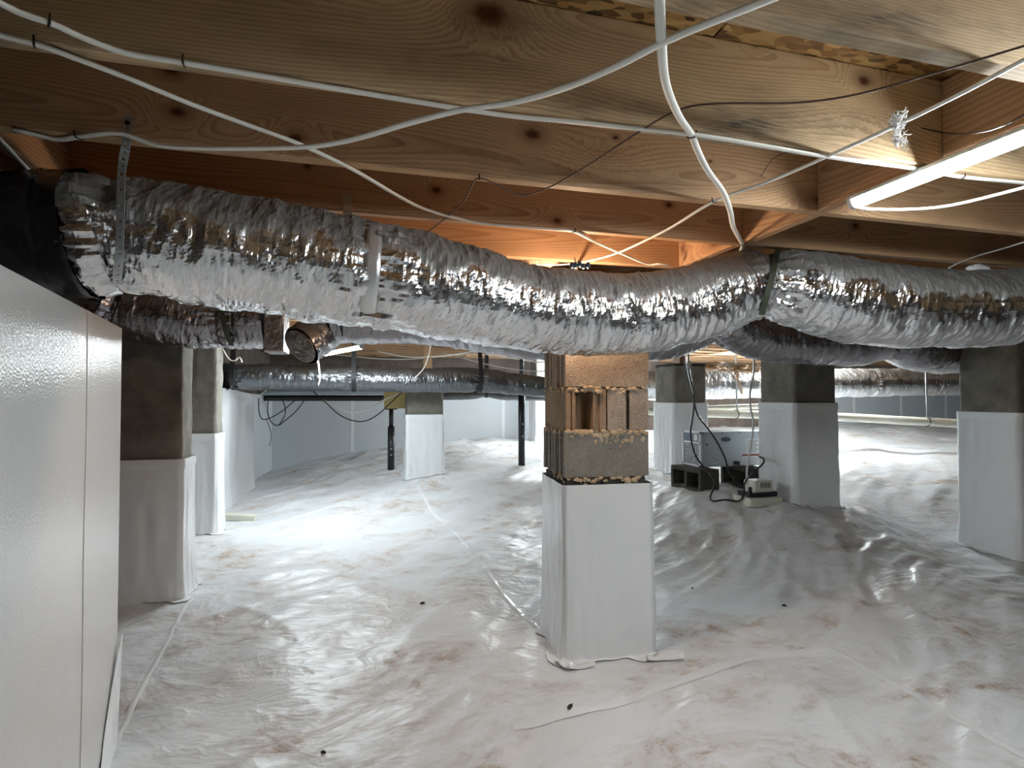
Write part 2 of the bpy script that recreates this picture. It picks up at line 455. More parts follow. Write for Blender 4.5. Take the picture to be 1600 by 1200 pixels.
def spline(pts, step=.02):
    p = np.asarray(pts, float)
    if len(p) < 3:
        n = max(2, int(np.linalg.norm(p[-1] - p[0]) / step)); return p[0] + (p[-1] - p[0]) * np.linspace(0, 1, n)[:, None]
    q = np.vstack([2 * p[0] - p[1], p, 2 * p[-1] - p[-2]])
    out = []
    for i in range(1, len(q) - 2):
        n = max(2, int(np.linalg.norm(q[i + 1] - q[i]) / step * 1.5))
        t = np.linspace(0, 1, n, endpoint=False)[:, None]
        out.append(.5 * ((2 * q[i]) + (-q[i - 1] + q[i + 1]) * t + (2 * q[i - 1] - 5 * q[i] + 4 * q[i + 1] - q[i + 2]) * t ** 2 + (-q[i - 1] + 3 * q[i] - 3 * q[i + 1] + q[i + 2]) * t ** 3))
    out.append(q[-2][None]); c = np.vstack(out)
    L = np.concatenate([[0], np.cumsum(np.linalg.norm(np.diff(c, axis=0), axis=1))])
    s = np.linspace(0, L[-1], max(3, int(L[-1] / step) + 1))
    return np.stack([np.interp(s, L, c[:, k]) for k in range(c.shape[1])], 1)
def grid_mesh(name, V, mat, parent=None, smooth=True, closed=False, attrs=None, uv=None):
    """V: (n, m, 3) array"""
    n, m, _ = V.shape
    me = bpy.data.meshes.new(name)
    i = np.arange(n - 1)[:, None]; k = np.arange(m if closed else m - 1)[None]
    k1 = (k + 1) % m
    q = np.stack([i * m + k, i * m + k1, (i + 1) * m + k1, (i + 1) * m + k], -1).reshape(-1, 4)
    me.vertices.add(n * m); me.vertices.foreach_set('co', V.reshape(-1).astype(np.float32))
    me.loops.add(q.size); me.loops.foreach_set('vertex_index', q.reshape(-1).astype(np.int32))
    me.polygons.add(len(q)); me.polygons.foreach_set('loop_start', (np.arange(len(q)) * 4).astype(np.int32))
    me.update(calc_edges=True)
    me.polygons.foreach_set('use_smooth', np.full(len(q), smooth))
    if attrs:
        for k_, a in attrs.items():
            at = me.attributes.new(k_, 'FLOAT', 'POINT'); at.data.foreach_set('value', a.reshape(-1).astype(np.float32))
    if uv is not None:
        ul = me.uv_layers.new(name='UVMap'); ul.data.foreach_set('uv', uv.reshape(-1, 2)[q.reshape(-1)].reshape(-1).astype(np.float32))
    me.validate()
    return link(name, me, mat, parent)

# ================================================================== SETTING
HJ = CAMZ + .615            # underside of joists
JD, JT = .237, .038
U_L, U_R, V_F, V_B = -1.45, 14.5, -2.2, 9.0

# ---- ground heights (metres relative to the camera), thin-plate spline
CTRL = [(0, 0, -1.30), (-1, 1, -1.27), (1.5, 1, -1.27), (3, 1.5, -1.25), (.24, 2.48, -1.175), (.66, 2.62, -1.18), (.4, 2.9, -1.18), (-.6, 2.3, -1.21), (-1.84, 3.05, -1.12),
        (-2.27, 4.2, -1.08), (-2.91, 5.46, -1.10), (-3.82, 8.3, -1.137), (-2.6, 6.6, -1.02), (-1.15, 6.0, -.915), (-.6, 6.05, -.90), (-2.29, 8.7, -.886), (-1.06, 9.03, -.765), (-.22, 9.25, -.73),
        (.55, 9.45, -.76), (-.3, 7.6, -.80), (1.69, 5.7, -.83), (2.18, 4.2, -.875), (2.6, 4.3, -.875), (1.6, 4.55, -.815), (1.95, 4.6, -.82), (3.5, 3.77, -1.15), (3.1, 4.15, -1.08), (2.4, 3.1, -1.15), (1.5, 3.3, -1.10), (2.7, 5.2, -.85),
        (4.5, 5.5, -.86), (5, 6.4, -.72), (4.3, 10.4, -.60), (5.0, 8.0, -.66), (8.0, 11.4, -.55), (2.0, 7.7, -.66), (8, 8, -.62), (-.5, 4.2, -1.12), (.5, 4.6, -1.05), (-3.2, 2, -1.22), (6, 2, -1.2), (9, 5, -.8),
        (3.2, 9.0, -.60), (5, 0, -1.28), (-2, -1, -1.3), (3, -2.5, -1.3), (10, -1, -1.2), (10, 9.5, -.6), (-.2, 5.2, -1.02), (-1.4, 5, -1.06)]
cp = np.array([(*XY(X, Y), z) for X, Y, z in CTRL])
def _tps(r2): return np.where(r2 > 0, r2 * np.log(r2 + 1e-12), 0) * .5
_n = len(cp)
_K = _tps(((cp[:, None, :2] - cp[None, :, :2]) ** 2).sum(-1)) + np.eye(_n) * .02
_A = np.zeros((_n + 3, _n + 3)); _A[:_n, :_n] = _K; _A[:_n, _n] = 1; _A[:_n, _n + 1:] = cp[:, :2]; _A[_n:, :_n] = _A[:_n, _n:].T
_W = np.linalg.solve(_A, np.concatenate([cp[:, 2], [0, 0, 0]]))
def ground0(u, v):
    u = np.asarray(u, float); v = np.asarray(v, float)
    sh = u.shape; uu, vv = u.ravel(), v.ravel(); out = np.empty(uu.shape)
    for a in range(0, len(uu), 20000):
        b_ = slice(a, a + 20000)
        r2 = (uu[b_, None] - cp[None, :, 0]) ** 2 + (vv[b_, None] - cp[None, :, 1]) ** 2
        out[b_] = _tps(r2) @ _W[:_n] + _W[_n] + uu[b_] * _W[_n + 1] + vv[b_] * _W[_n + 2]
    return np.clip(out, -1.36, -.34).reshape(sh) + CAMZ
def ground(u, v):
    u = np.asarray(u, float); v = np.asarray(v, float)
    g = ground0(u, v)
    wx = u + .25 * vnoise(u * .9, v * .9, seed=5); wy = v + .25 * vnoise(u * .9, v * .9, seed=6)
    a, b_ = wx * .80 + wy * .6, -wx * .6 + wy * .8
    amp = .6 + .8 * np.clip(fbm(u * .6, v * .6, o=2, seed=3) + .4, 0, 1)
    g = g + amp * (.014 * np.clip(ridge(a * .9, b_ * 2.6, o=3, seed=11), -1, 2) + .0075 * ridge(a * 3.0, b_ * 7.5, o=2, seed=21) + .004 * fbm(u * 7, v * 7, o=2, seed=8))
    cn = vnoise(a * .75, b_ * 1.7, seed=61)
    crease = np.exp(-(cn / .05) ** 2) * np.clip(vnoise(u * 1.1, v * 1.1, seed=63) + .15, 0, 1)
    cn2 = vnoise(b_ * 1.0 + 4, a * 1.5, seed=67)
    crease = crease + .7 * np.exp(-(cn2 / .06) ** 2) * np.clip(vnoise(u * 1.3, v * 1.3, seed=69), 0, 1)
    return g + .022 * fbm(u * 1.3, v * 1.3, o=2, seed=41) + .014 * crease - .004
def G(u, v): return float(ground(np.array([u]), np.array([v]))[0])

def axis(segs):
    out = []
    for a, b_, st in segs: out.extend(np.arange(a, b_ - 1e-6, st))
    out.append(segs[-1][1]); return np.array(out)
au = axis([(U_L, 4.2, .021), (4.2, 9, .045), (9, U_R, .12)])
av = axis([(V_F, 1.3, .12), (1.3, 4.2, .018), (4.2, 6.5, .03), (6.5, V_B, .045)])
UU, VV = np.meshgrid(au, av, indexing='ij')
floor = grid_mesh('floor', np.stack([UU, VV, ground(UU, VV)], -1), 'sheet')
tag(floor, 'white plastic vapour barrier sheet, stained and wrinkled, over the crawl space ground', kind='structure')

# ---- ceiling : strand board panels, joists and blocking
ceil = MB().box((U_L - .2, V_F, HJ + JD + .019), (U_R, V_B + .3, HJ + JD + .06)).build('ceiling', 'osb')
tag(ceil, 'strand board subfloor carried by pine joists', kind='structure')
pan = MB().box((.003, .003, 0), (2.437, 1.217, .018)).mesh('subfloor_panel'); pan.materials.append(M['osb'])
for j in range(3):
    for i in range(4):
        o = bpy.data.objects.new('subfloor_panel', pan); COL.objects.link(o); o.parent = ceil
        o.location = (U_L - .2 + i * 2.44 - (1.2 if j % 2 else 0), -.05 + j * 1.22 - .02, HJ + JD + .0005)
LJ = U_R - U_L
jm = MB().box((U_L, 0, 0), (U_R, JT, JD), .0035).mesh('joist'); jm.materials.append(M['joist'])
VJ = [-1.99, -1.58, -1.17, -.77, -.37, -.03, .37, .774, 1.154, 1.532, 1.931, 2.37, 2.775]
while VJ[-1] < V_B - .2: VJ.append(VJ[-1] + .406)
def uz_on(px, py, v):
    q = Pv(px, py, v); return q[0], q[2] - HJ
specials = {
    7: wood('pine_joist_greyed', lin(218, 196, 162), lin(174, 146, 112), stain=.8, seed=2.0, z0=-.06, grain=170, knots=()),
    8: wood('pine_joist_big_knot', lin(224, 198, 158), lin(164, 130, 94), stain=1.0, seed=4.0, z0=.17,
            knots=[(*uz_on(765, 22, 1.116), .034), (*uz_on(1350, 126, 1.116), .016), (*uz_on(1180, 70, 1.116), .006)]),
    9: wood('pine_joist_cathedral', lin(218, 182, 142), lin(160, 120, 86), stain=.5, seed=7.5, z0=.11,
            knots=[(*uz_on(277, 175, 1.494), .015), (*uz_on(462, 216, 1.494), .015), (*uz_on(832, 210, 1.494), .020), (*uz_on(962, 215, 1.494), .008), (*uz_on(268, 108, 1.494), .017), (*uz_on(1110, 252, 1.494), .005)]),
    10: wood('pine_joist_shaded', lin(212, 174, 134), lin(158, 116, 84), stain=.3, seed=11.0, z0=.1,
             knots=[(*uz_on(682, 297, 1.893), .014), (*uz_on(1045, 320, 1.893), .013), (*uz_on(871, 345, 1.893), .013), (*uz_on(480, 260, 1.893), .008), (*uz_on(1337, 353, 1.893), .014)]),
}
for i, vj in enumerate(VJ):
    o = bpy.data.objects.new('joist', jm); COL.objects.link(o); o.parent = ceil
    o.location = (0, vj - JT, HJ)
    mt = specials.get(i) or (M['joist_warm'] if i > 10 else M['joist'])
    o.material_slots[0].link = 'OBJECT'; o.material_slots[0].material = mt
for row in (1.465, 4.9, -.9):
    for i in range(5 if row > 0 else 9, len(VJ) - 1):
        gap = VJ[i + 1] - JT - VJ[i] - .002
        du = {7: .026, 8: -.018, 9: -.001, 10: -.02}.get(i, random.choice((-.02, .022)))
        b_ = MB().box((-gap / 2, 0, .001), (gap / 2, JT, JD - .004), .003).build('blocking', 'blocking', ceil)
        b_.location = (row + du + JT, VJ[i] + .001 + gap / 2, HJ); b_.rotation_euler = (0, 0, math.pi / 2)

# ---- walls
def wall(name, lo, hi, mat='wall_conc'):
    return tag(MB().box(lo, hi).build(name, mat), kind='structure')
wl = wall('wall_left', (U_L - .2, V_F, -.15), (U_L, V_B + .2, HJ + JD))
wb = wall('wall_back', (U_L, V_B, -.15), (U_R, V_B + .2, HJ + JD))
wr = wall('wall_right', (U_R, V_F, -.15), (U_R + .2, V_B + .2, HJ + JD))
wf = wall('wall_front', (U_L - .2, V_F - .2, -.15), (U_R + .2, V_F, HJ + JD))
u = U_L + .01
k = 0
while u < U_R - 1:
    if not (4.6 < u + .3 < 7.4):
        wdt = 1.21
        o = MB().box((u, V_B - .05, .15), (min(u + wdt, U_R) - .006, V_B - .001, CAMZ + .03), .004).build('wall_board', 'board_far', wb)
        MB().box((u + wdt - .03, V_B - .053, .15), (u + wdt + .02, V_B - .0495, CAMZ + .028)).build('joint_tape', 'seam', wb)
    u += 1.22; k += 1
for a, b_, top in ((4.42, 6.0, CAMZ + .10), (6.02, 8.94, CAMZ + .02)):
    MB().box((U_L + .001, a, .05), (U_L + .05, b_, top), .004).build('wall_board', 'board_far', wl)
MB().box((U_L + .001, .3, .0), (U_L + .05, 2.6, CAMZ + .05), .004).build('wall_board', 'board', wl)
# plastic-wrapped bulge on the left wall
a0, b0 = 5.6, 7.3
tt = np.linspace(0, 1, 40); zz = np.linspace(0, 1, 30)
Vp = np.zeros((40, 30, 3))
for i, t in enumerate(tt):
    vv_ = a0 + (b0 - a0) * t
    bul = .085 * min(1, 6 * t, 7 * (1 - t)) ** .6 + .003 * math.sin(9 * t)
    gz = G(U_L + .15, vv_)
    for j, z in enumerate(zz):
        ztop = CAMZ + .10 - .08 * t
        Vp[i, j] = (U_L + .052 + bul + .004 * float(vnoise(np.array([t * 8.]), np.array([z * 6.]), seed=3)[0]) + (.03 * (1 - z) ** 6), vv_, gz - .02 + (ztop - gz) * z)
grid_mesh('wall_wrap', Vp, 'wrap', wl)

# ---- partition board at the left, close to the camera
pa = np.array(XY(-1.405, 1.965)); pb = np.array(XY(-.20, -.55))
d2 = pb - pa; Lp = np.linalg.norm(d2); ang = math.atan2(d2[1], d2[0])
part = empty('wall_partition', (pa[0], pa[1], 0), 'white embossed foam board partition at the left, stained near its foot', None)
part['kind'] = 'structure'; part.rotation_euler = (0, 0, ang)
# local x from far edge towards the camera, local +y is the visible side or its back
yv = 1 if (np.cross(np.append(d2, 0), np.append(-pa, 0))[2] > 0) else -1
ptop = CAMZ + .243
cut = .45
MB().box((0, -.03 if yv > 0 else 0, -.06), (cut - .002, 0 if yv > 0 else .03, ptop), .002).build('board', 'board', part)
MB().box((cut + .002, -.03 if yv > 0 else 0, -.06), (Lp, 0 if yv > 0 else .03, ptop), .002).build('board', 'board', part)
tp = MB()
pts = [(cut + .004 * math.sin(z * 9), .0012 * yv, z) for z in np.linspace(.02, ptop - .002, 30)]
tp.ribbon(pts, .03, .001, (1, 0, 0)); tp.build('joint_tape', 'board', part)
fl = MB()
n = 14
zz = np.linspace(0, 1, n)
Vq = np.zeros((n, 8, 3))
for i, t in enumerate(zz):
    for j in range(8):
        s_ = j / 7
        Vq[i, j] = (s_ * .27 * (1 - .25 * t), (.004 + .018 * math.sin(3.0 * s_) * (1 - t) * .6 + .012 * t * (1 - s_) ** 2) * yv, .08 + (.38 - .26 * s_) * t)
grid_mesh('loose_flap', Vq, 'seam', part)

# ---- seam strips on the floor sheet
def floor_strip(name, pix, width, lift=.004, mat='seam', parent=floor):
    pts = []
    for px, py in pix:
        z = -1.15 + CAMZ
        for _ in range(6):
            q = Pz(px, py, z); z = G(q[0], q[1])
        pts.append(q[:2])
    c = spline(np.array(pts), .03)
    c = c + .006 * np.stack([vnoise(c[:, 0] * 5, c[:, 1] * 5, seed=2), vnoise(c[:, 0] * 5, c[:, 1] * 5, seed=9)], 1)
    T = np.gradient(c, axis=0); T /= np.linalg.norm(T, axis=1)[:, None]
    N = np.stack([-T[:, 1], T[:, 0]], 1)
    offs = np.linspace(-.5, .5, 5) * width
    V = np.zeros((len(c), 5, 3))
    for j, of in enumerate(offs):
        q = c + N * of
        V[:, j, :2] = q; V[:, j, 2] = ground(q[:, 0], q[:, 1]) + lift * (1.0 - .6 * abs(j - 2) / 2) + .002 * vnoise(q[:, 0] * 14, q[:, 1] * 14, seed=4)
    return grid_mesh(name, V, mat, parent)
floor_strip('seam_tape', [(650, 752), (675, 785), (705, 822), (740, 868), (775, 912), (800, 945), (838, 980)], .035, .003)
floor_strip('seam_tape', [(1300, 1015), (1370, 1055), (1450, 1100), (1530, 1142), (1610, 1185)], .04, .003)
floor_strip('seam_tape', [(800, 1135), (850, 1125), (930, 1105), (1000, 1085), (1080, 1058), (1150, 1035), (1230, 1022), (1290, 1015)], .05, .004)
floor_strip('seam_tape', [(300, 935), (280, 965), (262, 1000), (240, 1040), (215, 1085), (180, 1160)], .022, .004)

# ================================================================== PIERS
def loop_pts(hx, hy, rad=.012, per=24):
    """rounded square, counter-clockwise, fine"""
    out = []
    cs = [(-hx, -hy), (hx, -hy), (hx, hy), (-hx, hy)]
    for k in range(4):
        (x0, y0), (x1, y1) = cs[k], cs[(k + 1) % 4]
        for t in np.linspace(0, 1, per, endpoint=False):
            out.append((x0 + (x1 - x0) * t, y0 + (y1 - y0) * t))
    p = np.array(out)
    # round corners a little
    m = np.minimum(1, np.minimum(np.abs(np.abs(p[:, 0]) - hx) * 0 + 1, 1))
    cor = (np.abs(np.abs(p[:, 0]) - hx) < 1e-9) & (np.abs(np.abs(p[:, 1]) - hy) < 1e-9)
    p[cor] *= (1 - rad / max(hx, hy))
    return p
def make_wrap(root, cu, cv, hx, hy, ztop, seed, flare=.03, tape=True, per=26, torn=0.0):
    base = loop_pts(hx + .006, hy + .006, .010, per)
    nz = 46
    m = len(base)
    V = np.zeros((nz, m, 3))
    nrm = base / np.array([hx, hy]); nrm = np.where(np.abs(nrm) > .97, np.sign(nrm), 0); nrm = nrm / (np.linalg.norm(nrm, axis=1)[:, None] + 1e-9)
    g = ground(base[:, 0] * 1.12 + cu, base[:, 1] * 1.12 + cv)
    th = np.arctan2(base[:, 1], base[:, 0])
    peri = np.arange(m) / per
    for i in range(nz):
        t = i / (nz - 1)               # 0 bottom 1 top
        z = g - .012 + (ztop - g + .012) * t
        k = flare * (1 - t) ** 9 + .004 * (1 - t)
        wob = (.0075 * fbm(peri * 3 + seed * 7, z * 3.2, o=3, seed=seed) + .005 * ridge(peri * 5 + seed, z * 2 + peri * 2, o=2, seed=seed + 9)) * (1.05 - t) ** .5
        wob = np.maximum(wob, -.0045)
        off = k + np.maximum(0, .003 + wob)
        V[i, :, :2] = base + nrm * off[:, None]
        V[i, :, 2] = z
    V[:, :, 0] += cu; V[:, :, 1] += cv
    V -= np.array(root.location)
    grid_mesh('wrap', V, 'wrap', root, closed=True)
    # taped hem lying on the ground
    n2 = 7
    H = np.zeros((n2, m, 3))
    for i in range(n2):
        s_ = i / (n2 - 1)
        out = flare + .004 + (.035 + .03 * vnoise(peri * 6 + seed, peri * 0 + seed, seed=seed + 4)) * s_ - .006
        q = base + nrm * out[:, None]
        H[i, :, :2] = q + np.array([cu, cv])
        H[i, :, 2] = ground(H[i, :, 0], H[i, :, 1]) + .003 + .004 * (1 - s_) ** 2 + .008 * np.abs(vnoise(peri * 9, peri * 0 + s_ * 3, seed=seed + 7)) * s_
    H -= np.array(root.location)
    grid_mesh('wrap_hem', H[::-1], 'seam', root, closed=True)
    if tape:
        T2 = np.zeros((4, m, 3))
        for i in range(4):
            T2[i, :, :2] = base + nrm * (.0085 + .003 * (1 - abs(i - 1.5) / 1.5)) + np.array([cu, cv])
            T2[i, :, 2] = ztop - .002 - .018 * (3 - i) + .003 * vnoise(peri * 2, peri * 0, seed=seed)
        T2 -= np.array(root.location)
        grid_mesh('wrap_tape', T2, 'seam', root, closed=True)
def parged(root, cu, cv, hx, hy, z0, z1, seed, mat='parge'):
    base = loop_pts(hx, hy, .012, 16); m = len(base); nz = 40
    V = np.zeros((nz, m, 3))
    nrm = np.where(np.abs(base / np.array([hx, hy])) > .97, np.sign(base), 0); nrm = nrm / (np.linalg.norm(nrm, axis=1)[:, None] + 1e-9)
    peri = np.arange(m) / 16
    for i in range(nz):
        z = z0 + (z1 - z0) * i / (nz - 1)
        zz_ = np.full(m, z)
        jo = .004 * math.exp(-(((z % .203) - .1) / .012) ** 2)
        off = .005 * fbm(peri * 4 + seed, zz_ * 9, o=3, seed=seed) - jo - .004
        V[i, :, :2] = base + nrm * off[:, None]; V[i, :, 2] = z
    V[:, :, 0] += cu; V[:, :, 1] += cv
    V -= np.array(root.location)
    return grid_mesh('block_shaft', V, mat, root, closed=True)
def cap_block(root, cu, cv, hx, hy, z0, z1, mat='parge'):
    o = np.array(root.location)
    MB().box((cu - hx - o[0], cv - hy - o[1], z0 - o[2]), (cu + hx - o[0], cv + hy - o[1], z1 - o[2]), .004).build('cap_slab', mat, root)
def pier(u0, v0, wx, wy, ztop_wrap, seed, label, flare=.014, top=None):
    cu, cv = u0 + wx / 2, v0 + wy / 2
    g = G(cu, cv)
    root = empty('masonry_pier', (cu, cv, g - .02), label, 'pier', 'masonry piers')
    zt = HJ - .03 if top is None else CAMZ + top
    parged(root, cu, cv, wx / 2, wy / 2, g - .15, zt, seed)
    cap_block(root, cu, cv, wx / 2 - .01, wy / 2 - .01, zt - .002, zt + .029, 'blocking' if top is None else 'cmu_dark')
    if top is not None: cap_block(root, cu + .05, cv + .08, .045, .07, zt + .028, HJ - .001, 'joist_warm')
    make_wrap(root, cu, cv, wx / 2, wy / 2, CAMZ + ztop_wrap, seed, flare)
    return root
q = P(285, 700, 3.05); pier(q[0] - .385, q[1], .385, .20, -.352, 3, 'shaded grey pilaster with grey-white wrap beside the left partition board')
q = P(338, 700, 4.2); pier(q[0] - .26, q[1], .26, .20, -.29, 5, 'narrow brightly lit wrapped pilaster behind the shaded left pilaster')
q = P(636, 700, 6.0); pier(q[0], q[1], .40, .40, -.21, 8, 'small far wrapped pier in front of the back wall boards', top=.06)
q = P(1053, 700, 5.7); pier(q[0], q[1], .40, .40, -.075, 11, 'wrapped pier behind the dehumidifier, black cords hanging before it', top=.31)
q = P(1243, 700, 4.2); pier(q[0], q[1], .40, .40, -.055, 14, 'wrapped pier right of the dehumidifier with streaks of light on its face')
q = P(1592, 700, 3.77); pier(q[0], q[1], .40, .40, -.12, 17, 'large wrapped pier cut off by the right edge of the picture')
q = P(838, 660, 8.6); pier(q[0], min(q[1], V_B - .46), .36, .36, .0, 20, 'white wrapped post at the back wall beside the second jack post')

# ---- the bare concrete block pier in the middle
PU, PV_, PW = .865, 2.34, .405
pc = (PU + PW / 2, PV_ + PW / 2)
pg = G(*pc)
bp = empty('masonry_pier', (pc[0], pc[1], pg - .02), 'central pier of bare speckled concrete blocks with white wrapped base', 'pier', 'masonry piers')
def fl_end(L, W, d=.022):
    """plan of a block, both ends hollowed between flanges"""
    f = .034
    return [(0, 0), (L, 0), (L, f), (L - d, f + .008), (L - d, W / 2 - .022), (L - .004, W / 2 - .016), (L - .004, W / 2 + .016), (L - d, W / 2 + .022), (L - d, W - f - .008), (L, W - f), (L, W), (0, W),
            (0, W - f), (d, W - f - .008), (d, W / 2 + .022), (.004, W / 2 + .016), (.004, W / 2 - .016), (d, W / 2 - .022), (d, f + .008), (0, f)]
def one_channel(L, W):
    """open channel in the near end (plan: length along x)"""
    return [(0, 0), (L, 0), (L, W), (0, W), (0, W - .030), (.012, W - .034), (.012, W - .046), (.0, W - .050), (0, W - .062), (.085, W - .072), (.085, .052), (0, .046), (0, .030), (.010, .027), (.010, .024), (0, .022)]
def slot_end(L, W):
    return [(0, 0), (L, 0), (L, W), (0, W), (0, W / 2 + .009), (.06, W / 2 + .009), (.06, W / 2 - .009), (0, W / 2 - .009)]
def block(poly, z0, z1, mat, rot=False, at=(0, 0)):
    if rot: poly = [(y, x) for x, y in poly][::-1]
    mb = MB().prism([(x + at[0] - pc[0], y + at[1] - pc[1]) for x, y in poly], z0 - pg + .02, z1 - pg + .02)
    return mb.build('concrete_block', mat, bp)
zc = [CAMZ + z for z in (-.568, -.372, -.1585, .0405, .2405, .4405)]
Wb = .194
J = .010
# lowest visible course, set back
block([(0, 0), (.38, 0), (.38, .19), (0, .19)], zc[0], zc[1] - .012, 'cmu_dark', at=(PU + .008, PV_ + .008))
block([(0, 0), (.38, 0), (.38, .19), (0, .19)], zc[0], zc[1] - .012, 'cmu_dark', at=(PU + .008, PV_ + .205))
# third course: long faces
block(fl_end(.405, Wb), zc[1], zc[2] - J, 'cmu_grey', at=(PU - .004, PV_ - .002))
block(fl_end(.405, Wb), zc[1], zc[2] - J, 'cmu_grey', at=(PU - .004, PV_ + .206))
# second course: ends
block(one_channel(.40, .192), zc[2], zc[3] - J, 'cmu_warm', True, (PU + .004, PV_ + .002))
block(slot_end(.40, .198), zc[2], zc[3] - J, 'cmu', True, (PU + .203, PV_ + .0))
# first course and above
block(fl_end(.402, Wb), zc[3], zc[4] - J, 'cmu', at=(PU + .002, PV_))
block(fl_end(.402, Wb), zc[3], zc[4] - J, 'cmu', at=(PU + .002, PV_ + .206))
block(one_channel(.40, .192), zc[4], zc[5] - J, 'cmu', True, (PU + .004, PV_ + .002))
block(slot_end(.40, .198), zc[4], zc[5] - J, 'cmu', True, (PU + .203, PV_ + .0))
MB().box((-.195, -.195, zc[5] - pg + .02), (.195, .195, HJ - .045 - pg + .02), .006).build('cap_slab', 'cmu_grey', bp)
MB().box((-.19, -.05, HJ - .046 - pg + .02), (.19, .12, HJ - .001 - pg + .02), .003).build('wood_shim', 'blocking', bp)
MB().box((-.18, -.18, -.1), (.18, .18, zc[0] - pg + .025)).build('pier_core', 'cmu_dark', bp)
def mortar_joint(z, front, seed, heavy):
    mb = MB()
    r_ = random.Random(seed)
    mb.box((-.188, -.188, z - J - .001 - pg + .02), (.188, .188, z + .001 - pg + .02))
    for i in range(heavy):
        x = r_.uniform(-.195, .185) if front else -.2
        dz = abs(r_.gauss(0, .012))
        mb.blob((x, -.203 + r_.uniform(-.004, .004), z - .004 - dz - pg + .02), r_.uniform(.006, .013), r_.randrange(99), 1, (1.5, .55, .9), .5)
    for i in range(heavy // 3):
        mb.blob((-.203, r_.uniform(-.19, .19), z - .004 - r_.uniform(-.012, .02) - pg + .02), r_.uniform(.008, .014), r_.randrange(99), 1, (.5, 1.4, 1), .5)
    mb.build('mortar_joint', 'mortar', bp)['kind'] = 'stuff'
for z, sd, hv in ((zc[1], 1, 26), (zc[2], 2, 54), (zc[3], 3, 26), (zc[4], 4, 8), (zc[5], 5, 0)): mortar_joint(z, True, sd, hv)
mdrip = MB()
for i in range(26):
    r_ = random.Random(i); x = .02 + .075 * r_.gauss(0, .8); mdrip.blob((x + .02, -.204, zc[2] - .02 - abs(r_.gauss(0, .022)) - pg + .02), r_.uniform(.005, .011), i, 1, (1, .45, 1.3), .5)
mdrip.build('mortar_smear', 'mortar', bp)['kind'] = 'stuff'
make_wrap(bp, pc[0], pc[1], PW / 2 + .004, PW / 2 + .004, CAMZ - .405, 23, .018, False, 40)
for k, (x, y, sx, sz, rz) in enumerate(((-.225, -.27, .05, .11, .3), (.235, -.29, .16, .05, -.2), (-.16, -.30, .12, .04, .1))):
    V = np.zeros((6, 8, 3))
    for i in range(6):
        for j in range(8):
            a_, b_ = i / 5 - .5, j / 7 - .5
            lx, ly = a_ * sx, b_ * sz
            V[i, j] = (x + lx * math.cos(rz) - ly * math.sin(rz), y + lx * math.sin(rz) + ly * math.cos(rz), 0)
            V[i, j, 2] = G(pc[0] + V[i, j, 0], pc[1] + V[i, j, 1]) - pg + .02 + .008 + .010 * abs(a_ * 2) ** 2 + .004 * math.sin(7 * b_ + k)
    grid_mesh('tape_flap', V, 'seam', bp)

a_ = math.radians(-4.5)
cx_, cy_ = -PW / 2, -PW / 2
bp.rotation_euler = (0, 0, a_)
bp.location = (pc[0] + cx_ - (cx_ * math.cos(a_) - cy_ * math.sin(a_)), pc[1] + cy_ - (cx_ * math.sin(a_) + cy_ * math.cos(a_)), pg - .02)

# ================================================================== DUCTS
def duct_mesh(name, path, rad, parent, mat, ds=.008, nphi=112, amp=1.0, pinches=(), seed=0, smooth=False, cap=True, ribs=0.0):
    pr = np.column_stack([np.asarray(path, float), np.asarray(rad, float)])
    c = spline(pr, ds); r = c[:, 3]; c = c[:, :3]
    n = len(c)
    T = np.gradient(c, axis=0); T /= np.linalg.norm(T, axis=1)[:, None]
    S = np.cross(T, (0, 0, 1.0)); S /= np.linalg.norm(S, axis=1)[:, None]
    U = np.cross(S, T)
    L = np.concatenate([[0], np.cumsum(np.linalg.norm(np.diff(c, axis=0), axis=1))])
    fold = np.zeros(n)
    r = r.copy()
    for (pt, wd, dp) in pinches:
        s0 = L[np.argmin(((c - np.asarray(pt)) ** 2).sum(1))]
        k = np.exp(-np.abs((L - s0) / wd) ** 1.6)
        r *= 1 - dp * k; fold += np.exp(-((L - s0) / (wd * 2.6)) ** 2)
    a = np.linspace(0, 2 * np.pi, nphi, endpoint=False) + np.pi
    LL, AA = np.meshgrid(L, a, indexing='ij')
    cx, cy = np.cos(AA), np.sin(AA)
    nx, ny = cx * r[:, None], cy * r[:, None]
    d = .0042 * ridge(LL * 24, nx * 9, ny * 9, o=3, seed=seed) + .0055 * ridge(LL * 9 + ny * 5, nx * 6 + LL * 2, ny * 6, o=2, seed=seed + 51) + .0022 * ridge(LL * 60 + nx * 20, nx * 22, ny * 22, o=2, seed=seed + 3) + .006 * fbm(LL * 5, nx * 5, ny * 5, o=2, seed=seed + 7)
    sk = LL + .25 * ny
    d = d + .004 * np.clip(ridge(sk * 13, nx * 3, ny * 3, o=2, seed=seed + 13) - .5, 0, 2)
    d = d + fold[:, None] * (.010 * ridge(AA * 5.0 + LL * 3, LL * 6, None, o=2, seed=seed + 23) - .004)
    if ribs: d = d - .002 * ribs * np.exp(-((((LL + .02 * AA) * 13) % 1.0 - .5) / .08) ** 2)
    R = r[:, None] + d * amp
    V = c[:, None] + S[:, None] * (R * cx)[..., None] + U[:, None] * (R * cy)[..., None]
    dust = np.clip(cy * .5 + .5 + (.0 if seed else 0), 0, 1) ** 1.0
    dust = np.clip((cy - .05) * .75 + .36, 0, 1) + 0 * R
    uv = np.stack([LL, (AA - np.pi) / (2 * np.pi)], -1)
    o = grid_mesh(name, V - np.array(parent.location) if parent is not None else V, mat, parent, smooth, True, {'dust': dust}, uv)
    return o, c, r
def path_px(rows):
    return [P(x, y, Y) for x, y, Y, r in rows], [r for *_, r in rows]

